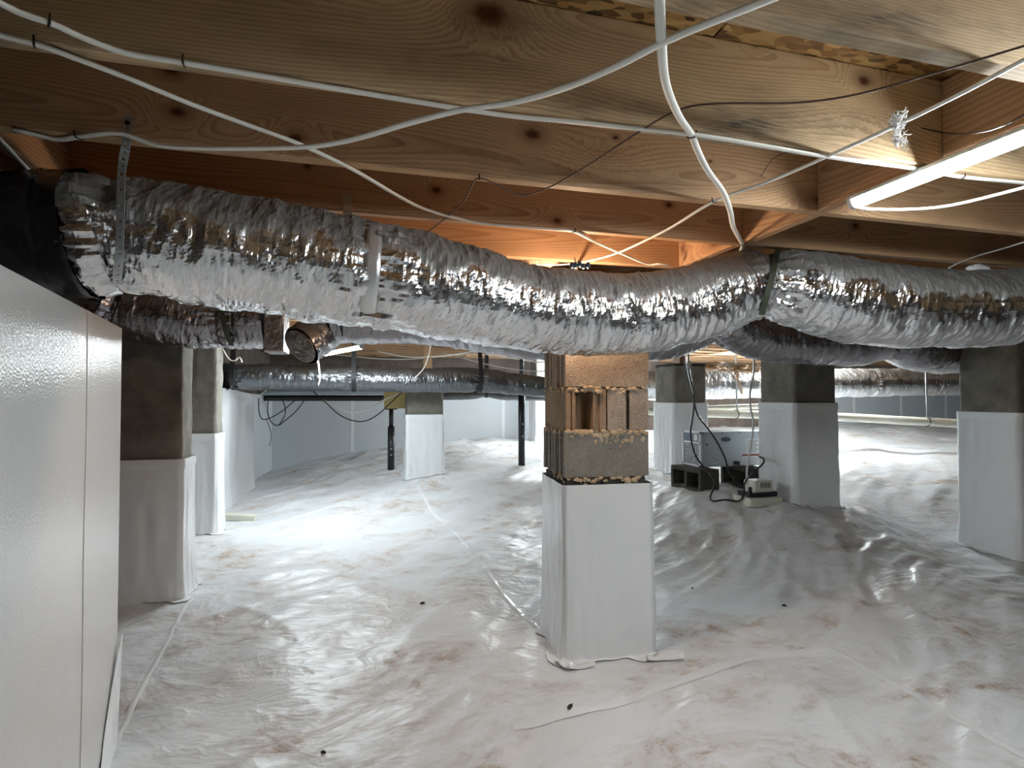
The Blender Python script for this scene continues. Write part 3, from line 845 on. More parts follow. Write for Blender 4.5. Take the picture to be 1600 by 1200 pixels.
# near foil duct
D1 = [(132, 367, 1.475, .148), (155, 367, 1.482, .150), (190, 367, 1.50, .150), (300, 385, 1.55, .157), (420, 403, 1.62, .160), (540, 424, 1.70, .161), (610, 434, 1.745, .158), (720, 457, 1.86, .154), (820, 480, 1.98, .151),
      (900, 489, 2.08, .150), (1000, 489, 2.17, .150), (1100, 468, 2.25, .152), (1195, 444, 2.30, .142), (1300, 464, 2.33, .166), (1400, 480, 2.36, .164), (1500, 482, 2.42, .158), (1600, 478, 2.50, .156), (1760, 468, 2.62, .155)]
p1, r1 = path_px(D1)
duct1 = empty('flexible_duct', p1[5] - np.array([0, 0, .17]), 'large crinkled silver foil duct sagging across the whole view', 'duct', 'insulated air ducts')
jk, c1, rr1 = duct_mesh('foil_jacket', p1, r1, duct1, 'foil', .0075, 116, 1.0,
                        [(P(188, 367, 1.5), .035, .13), (P(578, 429, 1.72), .03, .07), (P(1195, 444, 2.3), .045, .26), (P(1592, 478, 2.5), .03, .08)], 1)
DB = [(-170, 372, 1.38, .148), (-60, 368, 1.42, .150), (40, 366, 1.44, .152), (100, 367, 1.465, .158), (147, 367, 1.479, .160)]
pb_, rb_ = path_px(DB)
duct_mesh('black_tape_wrap', pb_, rb_, duct1, 'black_poly', .012, 64, 1.0, [], 4, True)
def band(name, pt, rows, width, mat, parent, extra=.006, seg=48):
    cc, rr = rows
    i = int(np.argmin(((cc - np.asarray(pt)) ** 2).sum(1)))
    T = cc[min(i + 3, len(cc) - 1)] - cc[max(i - 3, 0)]; T /= np.linalg.norm(T)
    S = np.cross(T, (0, 0, 1.)); S /= np.linalg.norm(S); U = np.cross(S, T)
    a = np.linspace(0, 2 * np.pi, seg, endpoint=False)
    V = np.zeros((6, seg, 3))
    for k, (dx, dr) in enumerate(((-.5, -.008), (-.5, 0), (-.2, .001), (.2, .001), (.5, 0), (.5, -.008))):
        R = rr[i] * 1.0 + extra + dr + .0015 * vnoise(a * 3, a * 0 + k, seed=k)
        V[k] = cc[i] + T * dx * width + S * (R * np.cos(a))[:, None] + U * (R * np.sin(a))[:, None]
    return grid_mesh(name, V - np.array(parent.location), mat, parent, True, True)
band('foil_band', P(578, 429, 1.72), (c1, rr1), .045, 'foil_tape', duct1, .013)

def strap_holes(name, pts, width, mat, label, cat='strap', group='duct hanger straps', side=None):
    c = spline(pts, .0095)
    if len(c) % 2 == 0: c = c[:-1]
    T = np.gradient(c, axis=0); T /= np.linalg.norm(T, axis=1)[:, None]
    S = np.tile(np.asarray(side, float), (len(c), 1)); S -= T * (S * T).sum(1)[:, None]; S /= np.linalg.norm(S, axis=1)[:, None]
    mb = MB()
    a = np.linspace(0, 2 * np.pi, 8, endpoint=False)
    for i in range(1, len(c) - 1, 2):
        hl = np.linalg.norm(c[i + 1] - c[i]); hw = width / 2
        rad = .0042 if (i // 2) % 2 else .0026
        sq = [(1, 0), (1, 1), (0, 1), (-1, 1), (-1, 0), (-1, -1), (0, -1), (1, -1)]
        vs = [c[i] + S[i] * sx * hw + (c[i + (1 if sy > 0 else -1 if sy < 0 else 0)] - c[i]) * abs(sy) for sx, sy in sq]
        vs += [c[i] + S[i] * math.cos(t) * rad + T[i] * math.sin(t) * rad for t in a]
        mb.add(vs, [(k, (k + 1) % 8, 8 + (k + 1) % 8, 8 + k) for k in range(8)])
    root = empty(name, c[0], label, cat, group)
    o = mb.rel(c[0]).build('strap', mat, root)
    sm = o.modifiers.new('thick', 'SOLIDIFY'); sm.thickness = .0012
    nn = np.cross(S[1], T[1]); nn *= -1 if nn.dot(c[0] - CAM0) > 0 else 1
    MB().disc(c[1] * .35 + c[2] * .65 - c[0] + nn * .0005, .0055, nn, .003, 10).build('screw', 'rust', root)
    return root
sp = [Pv(200, 183, 1.491), Pv(197, 226, 1.489), P(191, 262, 1.325), P(189, 300, 1.325), P(188, 350, 1.332), P(187, 395, 1.352), P(184, 428, 1.40), P(183, 447, 1.47)]
strap_holes('hanger_strap', sp, .020, 'galv', 'perforated galvanised strap hanging the duct from the second joist at left', side=RIGHT)
def flat_strap(name, pts, width, mat, label, side, thick=.0015, n_step=.02, cat='strap'):
    c = spline(pts, n_step)
    o = MB().ribbon(c, width, thick, side).rel(c[0]).build(name, mat)
    o.location = c[0]
    return tag(o, label, cat, 'duct hanger straps')
flat_strap('hanger_strap', [Pv(542, 303, 1.889), Pv(543, 326, 1.888), Pv(545, 340, 1.886), P(560, 352, 1.80), P(572, 362, 1.74)], .030, 'foil_tape', 'short shiny foil strap fixed to a joist above the foil band', RIGHT)
flat_strap('hanger_strap', [Pv(1216, 389, 1.93), P(1212, 405, 2.17), P(1207, 430, 2.13), P(1198, 462, 2.13), P(1190, 492, 2.18)], .024, 'olive_strap', 'dark olive strap cinching the foil duct right of centre', RIGHT)

# second duct, in shadow behind
D2a = [(150, 462, 2.66, .150), (190, 476, 2.74, .152), (250, 492, 2.80, .155), (330, 498, 2.88, .155), (418, 500, 2.94, .152)]
D2b = [(520, 500, 3.0, .12), (560, 496, 3.02, .135), (640, 496, 3.08, .14), (760, 508, 3.15, .15), (850, 521, 3.18, .155), (1000, 524, 3.25, .15), (1060, 516, 3.3, .15), (1114, 497, 3.38, .145), (1175, 519, 3.5, .155), (1250, 529, 3.65, .165), (1330, 533, 3.85, .168),
       (1385, 526, 4.0, .162), (1440, 543, 4.2, .175), (1500, 547, 4.48, .18), (1600, 545, 4.85, .18)]
p2, r2 = path_px(D2a)
duct2 = empty('flexible_duct', p2[2] - np.array([0, 0, .16]), 'shaded foil duct behind the left end of the near duct, ending in a box', 'duct', 'insulated air ducts')
_, c2, rr2 = duct_mesh('foil_jacket', p2, r2, duct2, 'foil_shaded', .010, 84, .7, [(P(175, 470, 2.7), .05, .2), (P(350, 498, 2.9), .03, .08)], 5, False, True, 1)
# sheet boot and capped elbow
bx0 = P(432, 523, 2.95)
bt = MB().box((-.05, -.10, -.10), (.05, .12, .11), .006); bt.build('duct_boot', 'crumple', duct2).location = bx0 - np.array(duct2.location)
ex = P(470, 541, 2.86); ey = P(512, 512, 3.02)
duct_mesh('elbow_sleeve', [ex, ex * .6 + ey * .4, ey, P(535, 503, 3.02)], [.098, .105, .105, .11], duct2, 'foil_shaded', .012, 56, .8, [], 9)
axd = ex - ey; axd = axd / np.linalg.norm(axd)
MB().disc(ex - axd * .004 - np.array(duct2.location), .096, axd, .010, 32).build('end_cap', 'crumple', duct2)
flat_strap('hanger_strap', [P(338, 448, 2.78), P(345, 480, 2.715), P(352, 515, 2.735), P(362, 540, 2.82)], .026, 'olive_strap', 'dark strap slanting round the shaded duct left of the box', RIGHT)
p2b, r2b = path_px(D2b)
duct2b = empty('flexible_duct', p2b[6] - np.array([0, 0, .16]), 'shaded foil duct running behind the bare block pier to the right piers', 'duct', 'insulated air ducts')
_, c2b, rr2b = duct_mesh('foil_jacket', p2b, r2b, duct2b, 'foil_shaded', .010, 88, .9, [(P(1114, 497, 3.38), .05, .22), (P(1385, 526, 4.0), .05, .16)], 6)
band('black_band', P(1114, 497, 3.38), (c2b, rr2b), .045, 'black_strap', duct2b, .006)
band('black_band', P(1385, 526, 4.0), (c2b, rr2b), .06, 'black_strap', duct2b, .006)
band('black_band', P(540, 498, 3.01), (c2b, rr2b), .035, 'black_strap', duct2b, .006)
# far duct at the left
D3 = [(352, 588, 5.62, .125), (366, 588, 5.68, .12), (420, 589, 5.75, .123), (550, 592, 5.95, .12), (640, 594, 6.0, .12), (748, 594, 6.12, .125), (800, 600, 6.2, .11), (870, 606, 6.25, .10), (960, 606, 6.4, .10)]
D3 = [(x, y, Y - .35, r) for x, y, Y, r in D3]
p3, r3 = path_px(D3)
duct3 = empty('flexible_duct', p3[3] - np.array([0, 0, .13]), 'long foil duct, jacket darkened for shade, at the far left below the joists', 'duct', 'insulated air ducts')
_, c3, rr3 = duct_mesh('foil_jacket', p3, r3, duct3, 'foil_far_shaded', .016, 64, .7, [(p3[1], .04, .15), (P(553, 592, 5.6), .03, .08), (P(748, 594, 5.77), .04, .12)], 7, False, True, 1)
for x, y, Y, lab in ((367, 588, 5.33, 'black strap hanging the far duct beside the left wall'), (553, 592, 5.6, 'black strap hanging the far duct left of the far pier'), (748, 594, 5.77, 'black strap hanging the far duct right of the far pier')):
    q = P(x, y, Y)
    a_ = np.linspace(-.2, 1.12 * math.pi, 16)
    pts = [(q[0], q[1] - .02, HJ - .002), (q[0], q[1] - .118, q[2] + .10)] + [(q[0], q[1] - .134 * math.cos(t - .3), q[2] - .134 * math.sin(t - .3)) for t in np.linspace(.1, 2.2, 8)]
    flat_strap('hanger_strap', pts, .045, 'black_strap', lab, (1, 0, 0))
# small duct near the back wall, jacket colour darkened for shade
p4, r4 = path_px([(690, 618, 6.9, .055), (735, 617, 6.95, .055), (760, 615, 6.98, .045), (790, 618, 7.0, .055), (860, 620, 7.05, .055), (900, 620, 7.1, .05)])
duct4 = empty('flexible_duct', p4[2] - np.array([0, 0, .06]), 'thin foil duct, jacket darkened for shade, close to the back wall right of the far pier', 'duct', 'insulated air ducts')
duct_mesh('foil_jacket', p4, r4, duct4, 'foil_far_shaded', .014, 40, .5, [(p4[2], .03, .3)], 8)
flat_strap('hanger_strap', [(p4[2][0], p4[2][1], HJ - .002), p4[2] + np.array([0, -.03, .05]), p4[2] + np.array([0, -.052, 0]), p4[2] + np.array([0, 0, -.052])], .05, 'black_strap', 'black strap hanging the thin duct near the back wall', (1, 0, 0))
# dull metal duct at the far right
p5, r5 = path_px([(1000, 603, 6.9, .18), (1110, 600, 7.1, .19), (1200, 599, 7.3, .19), (1330, 598, 7.6, .19), (1420, 597, 7.9, .19), (1520, 597, 8.2, .19), (1620, 597, 8.5, .19)])
duct5 = empty('flexible_duct', p5[2] - np.array([0, 0, .2]), 'pale dull metal duct far right behind the wrapped piers', 'duct', 'insulated air ducts')
_, c5, rr5 = duct_mesh('metal_jacket', p5, r5, duct5, 'metal_duct', .02, 64, .8, [(P(1355, 598, 7.68), .03, .07), (P(1180, 599, 7.25), .03, .06)], 10)
for px_, Y in ((1352, 7.67), (1183, 7.26), (1456, 8.0)): band('joint_band', P(px_, 598, Y), (c5, rr5), .05, 'foil_tape', duct5, .006)

# ================================================================== CABLES
ZC = HJ - .006
def cable(pix, r, mat, label, flat=.55, z=ZC, staples=(), cat='cable', group='cables stapled under the joists', name='electrical_cable', pts3=None):
    pts = pts3 if pts3 is not None else [Pz(x, y, z if len(t) == 0 else HJ - t[0]) for x, y, *t in pix]
    c = spline(pts, .018)
    root = empty(name, c[0], label, cat, group)
    MB().tube(c, r, 10, flat).rel(c[0]).build('sheath', mat, root, True)
    for (x, y) in staples:
        q = Pz(x, y, z)
        i = int(np.argmin(((c - q) ** 2).sum(1)))
        T = c[min(i + 1, len(c) - 1)] - c[max(i - 1, 0)]; T /= np.linalg.norm(T)
        S = np.cross(T, (0, 0, 1.)); S /= np.linalg.norm(S)
        lp = [c[i] + S * s_ * (r + .002) + np.array([0, 0, dz]) for s_, dz in ((-1, .010), (-1, -.001), (-.6, -.0045), (.6, -.0045), (1, -.001), (1, .010))]
        MB().tube(lp, .0019, 6).rel(c[0]).build('staple', 'rust', root)
    return root
cable([(-60, -30), (0, 5), (40, 24), (80, 36), (120, 55), (160, 71), (200, 84), (280, 97), (400, 117), (500, 134), (620, 154), (780, 179), (900, 191), (1080, 210), (1200, 229), (1300, 246), (1437, 264), (1500, 276), (1600, 286), (1720, 300)], .0075, 'cable',
      'white cable curving in from the top left and along the second nearest joist', staples=[(78, 35), (280, 97), (1500, 276)])
cable([(-60, 35), (0, 55), (60, 70), (120, 92), (200, 122), (300, 163), (400, 200), (470, 226), (550, 264), (620, 305), (660, 325), (710, 340), (760, 350), (860, 358), (895, 361), (930, 378), (975, 398), (1012, 413), (1030, 412), (1045, 415)], .0075, 'cable',
      'pale cable running diagonally from the left edge down to the pier', staples=[(58, 70), (895, 361)])
cable([(20, 203), (45, 208), (90, 218), (125, 213), (180, 208, .010), (215, 217, .02), (250, 228, .03), (330, 232, .04), (470, 230, .05), (550, 218, .05), (640, 192, .05), (720, 172, .045), (800, 160, .045), (880, 138, .045), (960, 105, .04), (1050, 60, .03), (1200, 0, .015), (1300, -40)], .0085, 'cable',
      'thick white cable drooping from the left joist up to the top edge', .5, staples=[(123, 213)])
cable([(1026, -40), (1030, -5), (1033, 60, .03), (1040, 130, .03), (1060, 180, .015), (1080, 210), (1090, 235, .01), (1105, 265, .02), (1130, 300, .02), (1141, 330, .02), (1146, 355, .012), (1160, 382), (1158, 392)], .0085, 'cable',
      'white cable hanging down from the top edge across three joists', .5, staples=[(1080, 210), (1160, 382)])
cable([(1720, 35), (1600, 94), (1500, 147), (1400, 196), (1300, 241), (1200, 284), (1115, 315), (1040, 360), (960, 397), (900, 411), (862, 414), (835, 413)], .0068, 'cable',
      'straight pale cable with white fluff from the right edge to the pier', staples=[(1115, 315)])
cable([(1700, 42), (1600, 72), (1480, 108), (1350, 145), (1250, 160), (1120, 162), (1060, 172), (1000, 205), (900, 270), (850, 296, .015), (812, 305, .02), (780, 290, .01), (750, 278), (740, 285), (722, 318), (690, 346), (652, 374)], .0022, 'wire_brown',
      'thin brown wire looping from the right edge to the duct', 1.0, staples=[(750, 278)], cat='wire', name='thin_wire')
cable(None, .0016, 'wire_black', 'thin black wire end dangling above the lit tube lamp', 1.0, cat='wire', name='thin_wire',
      pts3=[Pv(1440, 200, 1.113), Pv(1480, 208, 1.06), Pv(1530, 207, .95), Pv(1575, 193, .85), Pv(1630, 160, .79)])
cable([(-40, 180), (0, 218), (35, 256), (66, 287), (80, 297)], .0060, 'cable_grey', 'greyish cable above the black wrapped duct end, upper of two', staples=[(72, 291)])
cable([(-40, 246), (0, 268), (30, 283), (50, 291), (62, 296)], .0060, 'cable_grey', 'greyish cable above the black wrapped duct end, lower of two', staples=[(50, 291)])
cable([(1482, 419), (1500, 410), (1530, 399), (1565, 389), (1640, 366)], .0030, 'cable_grey', 'thin grey wire end above the duct at the right edge', 1.0, cat='wire', name='thin_wire')
cable([(1188, 276), (1210, 246), (1238, 236)], .0012, 'wire_brown', 'short hair-thin wire stub on the third joist', 1.0, cat='wire', name='thin_wire')
# far cables below the joists
def far(rows): return [P(x, y, Y) for x, y, Y in rows]
cable(None, .008, 'cable', 'far white cable crossing below the back joists', .7, pts3=far([(590, 549, 6.3), (640, 558, 6.2), (700, 555, 6.1), (760, 545, 6.0), (800, 535, 5.9)]))
cable(None, .008, 'cable', 'far pale cable looping below the back joists left of the pier', .7, pts3=far([(520, 554, 6.9), (600, 561, 6.7), (660, 560, 6.6), (740, 553, 6.5), (800, 560, 6.5), (850, 566, 6.5), (900, 555, 6.5)]))
cable(None, .007, 'cable_grey', 'far grey cable sagging toward the bare block pier', .7, pts3=far([(690, 550, 6.5), (740, 564, 6.4), (790, 575, 6.3), (850, 580, 6.2), (900, 570, 6.1)]))
cable(None, .007, 'cable', 'short curled white cable end beside the lit left pilaster', .7, pts3=far([(348, 545, 4.35), (357, 560, 4.35), (366, 564, 4.33), (374, 558, 4.3), (378, 566, 4.28)]))

# LED tube lamp near the camera
def led(name, a, b_, mat, label, lamp_r=.022, cord=None):
    a, b_ = np.asarray(a, float), np.asarray(b_, float)
    d = b_ - a; L = np.linalg.norm(d); d /= L
    S = np.cross(d, (0, 0, 1.)); S /= np.linalg.norm(S); U = np.cross(S, d)
    root = empty(name, a, label, 'lamp', 'tube lamps')
    ang = np.linspace(math.pi * .97, math.pi * 2.03, 14)
    mb = MB(); vs = []; n = 2
    for t in (.012, L - .012):
        vs += [d * t + S * math.cos(q) * lamp_r + U * math.sin(q) * lamp_r * 1.05 for q in ang]
    m = len(ang)
    fs = [(k, k + 1, m + k + 1, m + k) for k in range(m - 1)] + [tuple(range(m)), tuple(range(2 * m - 1, m - 1, -1)), (0, m, 2 * m - 1, m - 1)]
    mb.add(vs, fs); mb.build('diffuser', mat, root, True)
    hb = MB(); w_ = lamp_r + .003
    q8 = [(-w_, .001), (w_, .001), (w_, .010), (w_ * .5, .017), (-w_ * .5, .017), (-w_, .010)]
    vs = [d * t + S * x + U * z for t in (0, L) for x, z in q8]
    hb.add(vs, [(k, (k + 1) % 6, 6 + (k + 1) % 6, 6 + k) for k in range(6)] + [tuple(range(5, -1, -1)), tuple(range(6, 12))])
    hb.build('housing', 'tube_body', root)
    for t, sg in ((0, 1), (L, -1)):
        ang2 = np.linspace(0, 2 * math.pi, 16, endpoint=False)
        vs = [d * (t + sg * k) + S * math.cos(q) * lamp_r * 1.03 + U * math.sin(q) * lamp_r * 1.06 for k in (-.003, .012) for q in ang2]
        MB().add(vs, [(k, (k + 1) % 16, 16 + (k + 1) % 16, 16 + k) for k in range(16)] + [tuple(range(15, -1, -1)), tuple(range(16, 32))]).build('end_cap', 'tube_body', root)
    if cord is not None:
        MB().tube(spline(cord, .015), .0045, 8).rel(a).build('cord', 'cable', root, True)
    return root
zl = HJ - .020
e1 = np.array([1.438, 1.345, zl]); e2 = np.array([1.452, .145, zl])
led('tube_lamp', e1, e2, 'led_near', 'bright white tube lamp at the upper right under the joists',
    cord=[e1 + (0, .004, -.004), Pz(1338, 319, zl - .014), Pz(1350, 326, zl - .022), Pz(1420, 327, zl - .03), Pz(1490, 320, zl - .03), Pz(1600, 293, zl - .03), Pz(1700, 265, zl - .02)])
la, lbb = P(492, 555, 5.0), P(566, 541.3, 4.06)
lbb[2] = la[2]
lp_ = led('tube_lamp', la, lbb, 'led_bl', 'distant lit tube lamp at the far left behind the capped elbow')
for t in (.12, .88):
    q_ = (lbb - la) * t + np.array([0, 0, .016]); MB().tube([q_, [q_[0], q_[1], HJ - la[2] - .001]], .002, 6).build('hanging_wire', 'galv', lp_)
led('tube_lamp', (2.45, 7.628, HJ - .0175), (3.6, 7.628, HJ - .0175), 'led_added', 'added unseen tube lamp behind the bare block pier, brightening the back floor')  # third back lamp, added out of sight to brighten the middle of the back
led('tube_lamp', (5.55, 5.75, HJ - .0175), (5.55, 6.95, HJ - .0175), 'led_br', 'distant tube lamp hidden above the ducts at the right')

# warm bulb above the duct, before the block pier
bq = np.array([PU + .02, PV_ - .10, CAMZ + .43])
lb = empty('light_bulb', bq, 'warm glowing bulb hidden between the foil duct and the bare block pier', 'lamp')
zs = np.linspace(0, 1, 14)
prof = [(.013, .055), (.014, .045), (.018, .032), (.026, .015), (.030, -.002), (.029, -.016), (.022, -.028), (.010, -.036), (.001, -.038)]
an = np.linspace(0, 2 * math.pi, 20, endpoint=False)
V = np.array([[(r * math.cos(t), r * math.sin(t), z) for t in an] for r, z in prof])
grid_mesh('bulb_glass', V[::-1], 'bulb', lb, True, True)
MB().tube([(0, 0, .05), (0, 0, .075), (0, 0, .10)], [.017, .019, .019], 16).build('socket', 'dark_plastic', lb)
MB().tube([(0, 0, .098), (0, .0, .14), (0, .03, HJ - bq[2] - .002)], .004, 8).build('lamp_cord', 'cable', lb)

# insulation scrap and blue connectors above the duct
ins = MB()
iq = Pv(862, 408, 2.50)
for i in range(16):
    r_ = random.Random(i + 40); ins.blob((r_.uniform(-.10, .11), r_.uniform(-.02, .03), r_.uniform(-.03, .025)), r_.uniform(.02, .04), i, 2, (1.4, .6, .8), .7)
o = ins.build('insulation_scrap', 'insul', None, True); o.location = iq + np.array([0, -.03, .025]); tag(o, 'torn insulation scrap glowing orange above the duct in front of the pier', 'insulation')
wn = MB()
for i in range(5): wn.blob((i * .018 - .03, .006 * (i % 2), .004 * (i % 3)), .012, i, 1, (1, 1, 1.2), .4)
o = wn.build('wire_connector', 'blue_nut', None, True); o.location = Pv(904, 415, 2.1); tag(o, 'dark blue wire connectors lying on top of the foil duct', 'connector')
fb = MB()
for i in range(4): fb.blob((i * .022 - .03, 0, .006 * math.sin(i)), .022, i + 3, 2, (1.3, .8, .8), .4)
o = fb.build('foam_lump', 'fluff', None, True); o.location = P(1528, 421, 2.42); tag(o, 'white foam lump on top of the duct at the right', 'foam')

# fluff on the straight cable
ff = MB()
fq = Pz(1404, 193, ZC)
r_ = random.Random(3)
for cx_, cz_, n in ((.000, .014, 60), (-.008, -.004, 70), (.000, -.024, 20), (.004, -.040, 50)):
    for i in range(3): ff.blob((cx_ + r_.gauss(0, .004), r_.gauss(0, .003), cz_ + r_.gauss(0, .004)), r_.uniform(.003, .007), i, 1, (1, 1, 1), .7)
    for i in range(n):
        a0_ = np.array([cx_ + r_.gauss(0, .008), r_.gauss(0, .006), cz_ + r_.gauss(0, .006)])
        dr = np.array([r_.gauss(0, 1), r_.gauss(0, 1), r_.gauss(0, 1)]); dr /= np.linalg.norm(dr)
        ff.tube([a0_, a0_ + dr * r_.uniform(.006, .014)], [.0016, .0004], 4)
o = ff.build('fibre_tuft', 'fluff'); o.location = fq; tag(o, 'white fluffy fibre tuft caught on the straight cable near the lamp', 'fluff')

# ================================================================== BACK OF THE SPACE
def pipe(name, pts, r, mat, label, group='pipes along the back', hang=()):
    c = spline(pts, .08)
    root = empty(name, c[0], label, 'pipe', group)
    MB().tube(c, r, 16).rel(c[0]).build('pipe_run', mat, root, True)
    for i in hang:
        k = int(i * (len(c) - 1)); q = c[k]
        a_ = np.linspace(0, 2 * math.pi, 14)
        MB().tube([q + np.array([0, math.cos(t) * (r + .004), math.sin(t) * (r + .004)]) for t in a_], .006, 6).rel(c[0]).build('hanger_ring', 'steel_black', root)
        MB().ribbon([q + np.array([0, -r * .3, r]), np.array([q[0], q[1], HJ - .002])], .022, .003, (1, 0, 0)).rel(c[0]).build('hanger_strip', 'galv', root)
    return root
pipe('drain_pipe', [P(990, 641, 6.9), P(1110, 646, 6.9), P(1200, 648, 6.9), P(1320, 652, 6.9), P(1410, 657, 6.75), P(1500, 662, 6.6), P(1600, 668, 6.4)], .052, 'white_pipe', 'thick pale drain pipe crossing behind the right piers', hang=(.30, .79))
pipe('drain_pipe', [P(1090, 638, 7.25), P(1150, 636, 7.3), P(1210, 634, 7.35)], .035, 'white_pipe', 'thin pale pipe above the drain pipe behind the dehumidifier', hang=())
pipe('conduit_pipe', [P(393, 613, 7.45), P(480, 612, 7.5), P(612, 612, 7.6)], .036, 'grey_pipe', 'blue grey pipe under the far left duct', hang=())
pipe('black_pipe', [P(402, 622, 7.6), P(500, 622, 7.7), P(602, 622, 7.8)], .042, 'black_pipe', 'black jacketed pipe below the blue grey pipe at far left', hang=())
# beam end with jack posts
q = P(614, 625, 6.55)
bm_ = MB().box((-.02, -.13, -.10), (.24, .13, .10), .004).build('beam', 'beam'); bm_.location = q + np.array([-.08, .02, 0]); tag(bm_, 'pale yellow lumber beam end resting on the first jack post', 'beam')
def jack(px, pybase, Y, ztop, label):
    q = P(px, pybase, Y); g = G(q[0], q[1])
    root = empty('jack_post', (q[0], q[1], g), label, 'post', 'black steel jack posts')
    h = ztop - g
    ot = MB().tube([(0, 0, -.03), (0, 0, h * .7)], .040, 14).build('outer_tube', 'steel_black', root, True)
    MB().tube([(0, 0, h * .68), (0, 0, h - .012)], .026, 14).build('inner_tube', 'steel_black', root, True)
    MB().box((-.07, -.07, h - .014), (.07, .07, h), .002).build('top_plate', 'steel_black', root)
    for z in (.24, .34): MB().disc((.0, -.041, h * z), .009, (0, -1, 0), .014, 8).build('pin', 'galv', ot)
jack(611, 706, 6.55, q[2] - .10 if False else float(P(614, 625, 6.55)[2] - .10), 'black jack post under the pale beam end left of the far pier')
jack(815, 696, 6.5, HJ - .001, 'black jack post on the bright mound right of the far pier')
# loose wires in front of the back wall
def wire3(pix, Y, r, mat, label, name='loose_wire', cat='wire'):
    c = spline([P(x, y, Y if not e else e[0]) for x, y, *e in pix], .03)
    o = MB().tube(c, r, 7).rel(c[0]).build(name, mat, None, True); o.location = c[0]
    return tag(o, label, cat, 'loose wires at the back wall')
wire3([(420, 622), (418, 640), (422, 657), (433, 665), (442, 655), (446, 640), (440, 622)], 6.35, .006, 'wire_black', 'black wire loop hanging at the far left corner')
wire3([(462, 625), (440, 643), (420, 654), (410, 655), (405, 645), (404, 622)], 6.4, .006, 'wire_black', 'black wire draped toward the far left corner')
wire3([(476, 625), (462, 643), (448, 655), (436, 665)], 6.38, .006, 'wire_black', 'black wire hanging down to the loop end at far left')
wire3([(416, 654), (421, 668), (424, 682), (421, 697)], 6.4, .004, 'wire_black', 'thin black wire tail hanging low at far left corner')
wire3([(490, 612), (510, 630), (530, 648), (550, 657), (570, 658), (590, 648), (612, 628), (628, 612)], 6.35, .0065, 'wire_black', 'long black cable swagged before the back wall boards')
wire3([(505, 625), (530, 637), (548, 644), (575, 640), (600, 625), (630, 612)], 6.36, .008, 'cable', 'cream cable swagged before the back wall boards')
wire3([(493, 554), (497, 565), (499, 580), (500, 592), (497, 605)], 4.98, .008, 'cable_grey', 'white lamp cord dropping in front of the far left duct')
wire3([(393, 616), (405, 617), (412, 612), (420, 606), (424, 600)], 7.38, .010, 'foam', 'cream bent cable end above the far left corner')
wire3([(676, 500), (672, 545), (664, 572), (655, 584), (648, 590)], 5.2, .005, 'cable_grey', 'thin grey wire curling down over the far duct')
o = MB().box((-.14, -.03, 0), (.14, .03, .05), .004).build('foam_scrap', 'foam'); q = P(374, 786, 4.75); o.location = (q[0], q[1], G(q[0], q[1]) + .005); o.rotation_euler = (.08, .06, -.2); tag(o, 'cream foam scrap lying at the foot of the left wall', 'scrap')

# dehumidifier on two loose blocks
dq = P(1097, 729, 4.70); dz = CAMZ - .616
DL, DW, DH = .585, .28, .30
DX, DY = dq[0], dq[1]
deh = empty('dehumidifier', (DX + DL / 2, DY + DW / 2, dz), 'grey box dehumidifier with blue oval badge on two loose blocks', 'dehumidifier')
def rb(mb, name, mat, parent=deh, smooth=False): return mb.rel((DL / 2, DW / 2, 0)).build(name, mat, parent, smooth)
rb(MB().box((.006, 0, 0), (DL, DW, DH), .006), 'case', 'case')
fr = rb(MB().box((-.016, -.004, -.004), (.004, DW + .004, .018)).box((-.016, -.004, DH - .014), (.004, DW + .004, DH + .004)).box((-.016, -.004, 0), (.004, .020, DH)).box((-.016, DW - .020, 0), (.004, DW + .004, DH)).box((-.016, 0, .195), (.004, DW, .215)), 'front_bezel', 'case_white')
rb(MB().box((-.004, .01, .008), (.003, DW - .01, DH - .01)), 'grille_backing', 'dark_plastic')
for i in range(9):
    rb(MB().box((-.012, .018, .028 + i * .0185), (-.004, DW - .018, .0335 + i * .0185)), 'grille_slat', 'case_white', fr)
for i in range(1, 8):
    y = .018 + i * (DW - .036) / 8
    rb(MB().box((-.011, y - .0025, .018), (-.005, y + .0025, .195)), 'grille_rib', 'case_white', fr)
cpn = rb(MB().box((-.013, .022, .218), (-.003, DW - .022, DH - .016)), 'control_panel', 'lcd')
rb(MB().box((-.0145, .045, .225), (-.0128, .10, DH - .022)), 'panel_label', 'paper', cpn)
bd = rb(MB().disc((.215 + .02, -.0005, .235), .052, (0, -1, 0), .004, 36, .022), 'badge_rim', 'badge_ring', smooth=False)
rb(MB().disc((.215 + .02, -.004, .235), .048, (0, -1, 0), .003, 36, .019), 'badge', 'badge', bd)
st = rb(MB().box((.028, -.002, .160), (.068, .001, .215)), 'label_sticker', 'paper')
rb(MB().box((.034, -.003, .172), (.062, -.0018, .180)).box((.034, -.003, .188), (.062, -.0018, .205)), 'label_print', 'ink', st)
st = rb(MB().box((.085, -.002, .025), (.145, .001, .085)), 'label_sticker', 'paper')
rb(MB().box((.092, -.003, .074), (.136, -.0018, .080)).box((.125, -.003, .045), (.138, -.0018, .066)).box((.094, -.003, .040), (.115, -.0018, .044)), 'label_print', 'ink', st)
st = rb(MB().box((.445, -.002, .110), (.575, .001, .235)), 'label_sticker', 'paper')
pr = MB()
for i in range(9): pr.box((.455, -.003, .122 + i * .012), (.565 - (.02 if i % 3 == 0 else 0), -.0018, .126 + i * .012))
rb(pr, 'label_print', 'ink', st)
st = rb(MB().box((.400, -.002, .015), (.572, .001, .100)), 'label_sticker', 'paper')
rb(MB().box((.400, -.003, .084), (.572, -.0018, .100)), 'label_print', 'red_print', st)
pr = MB()
for i in range(5): pr.box((.41, -.003, .022 + i * .011), (.56, -.0018, .025 + i * .011))
rb(pr, 'label_print', 'ink', st)
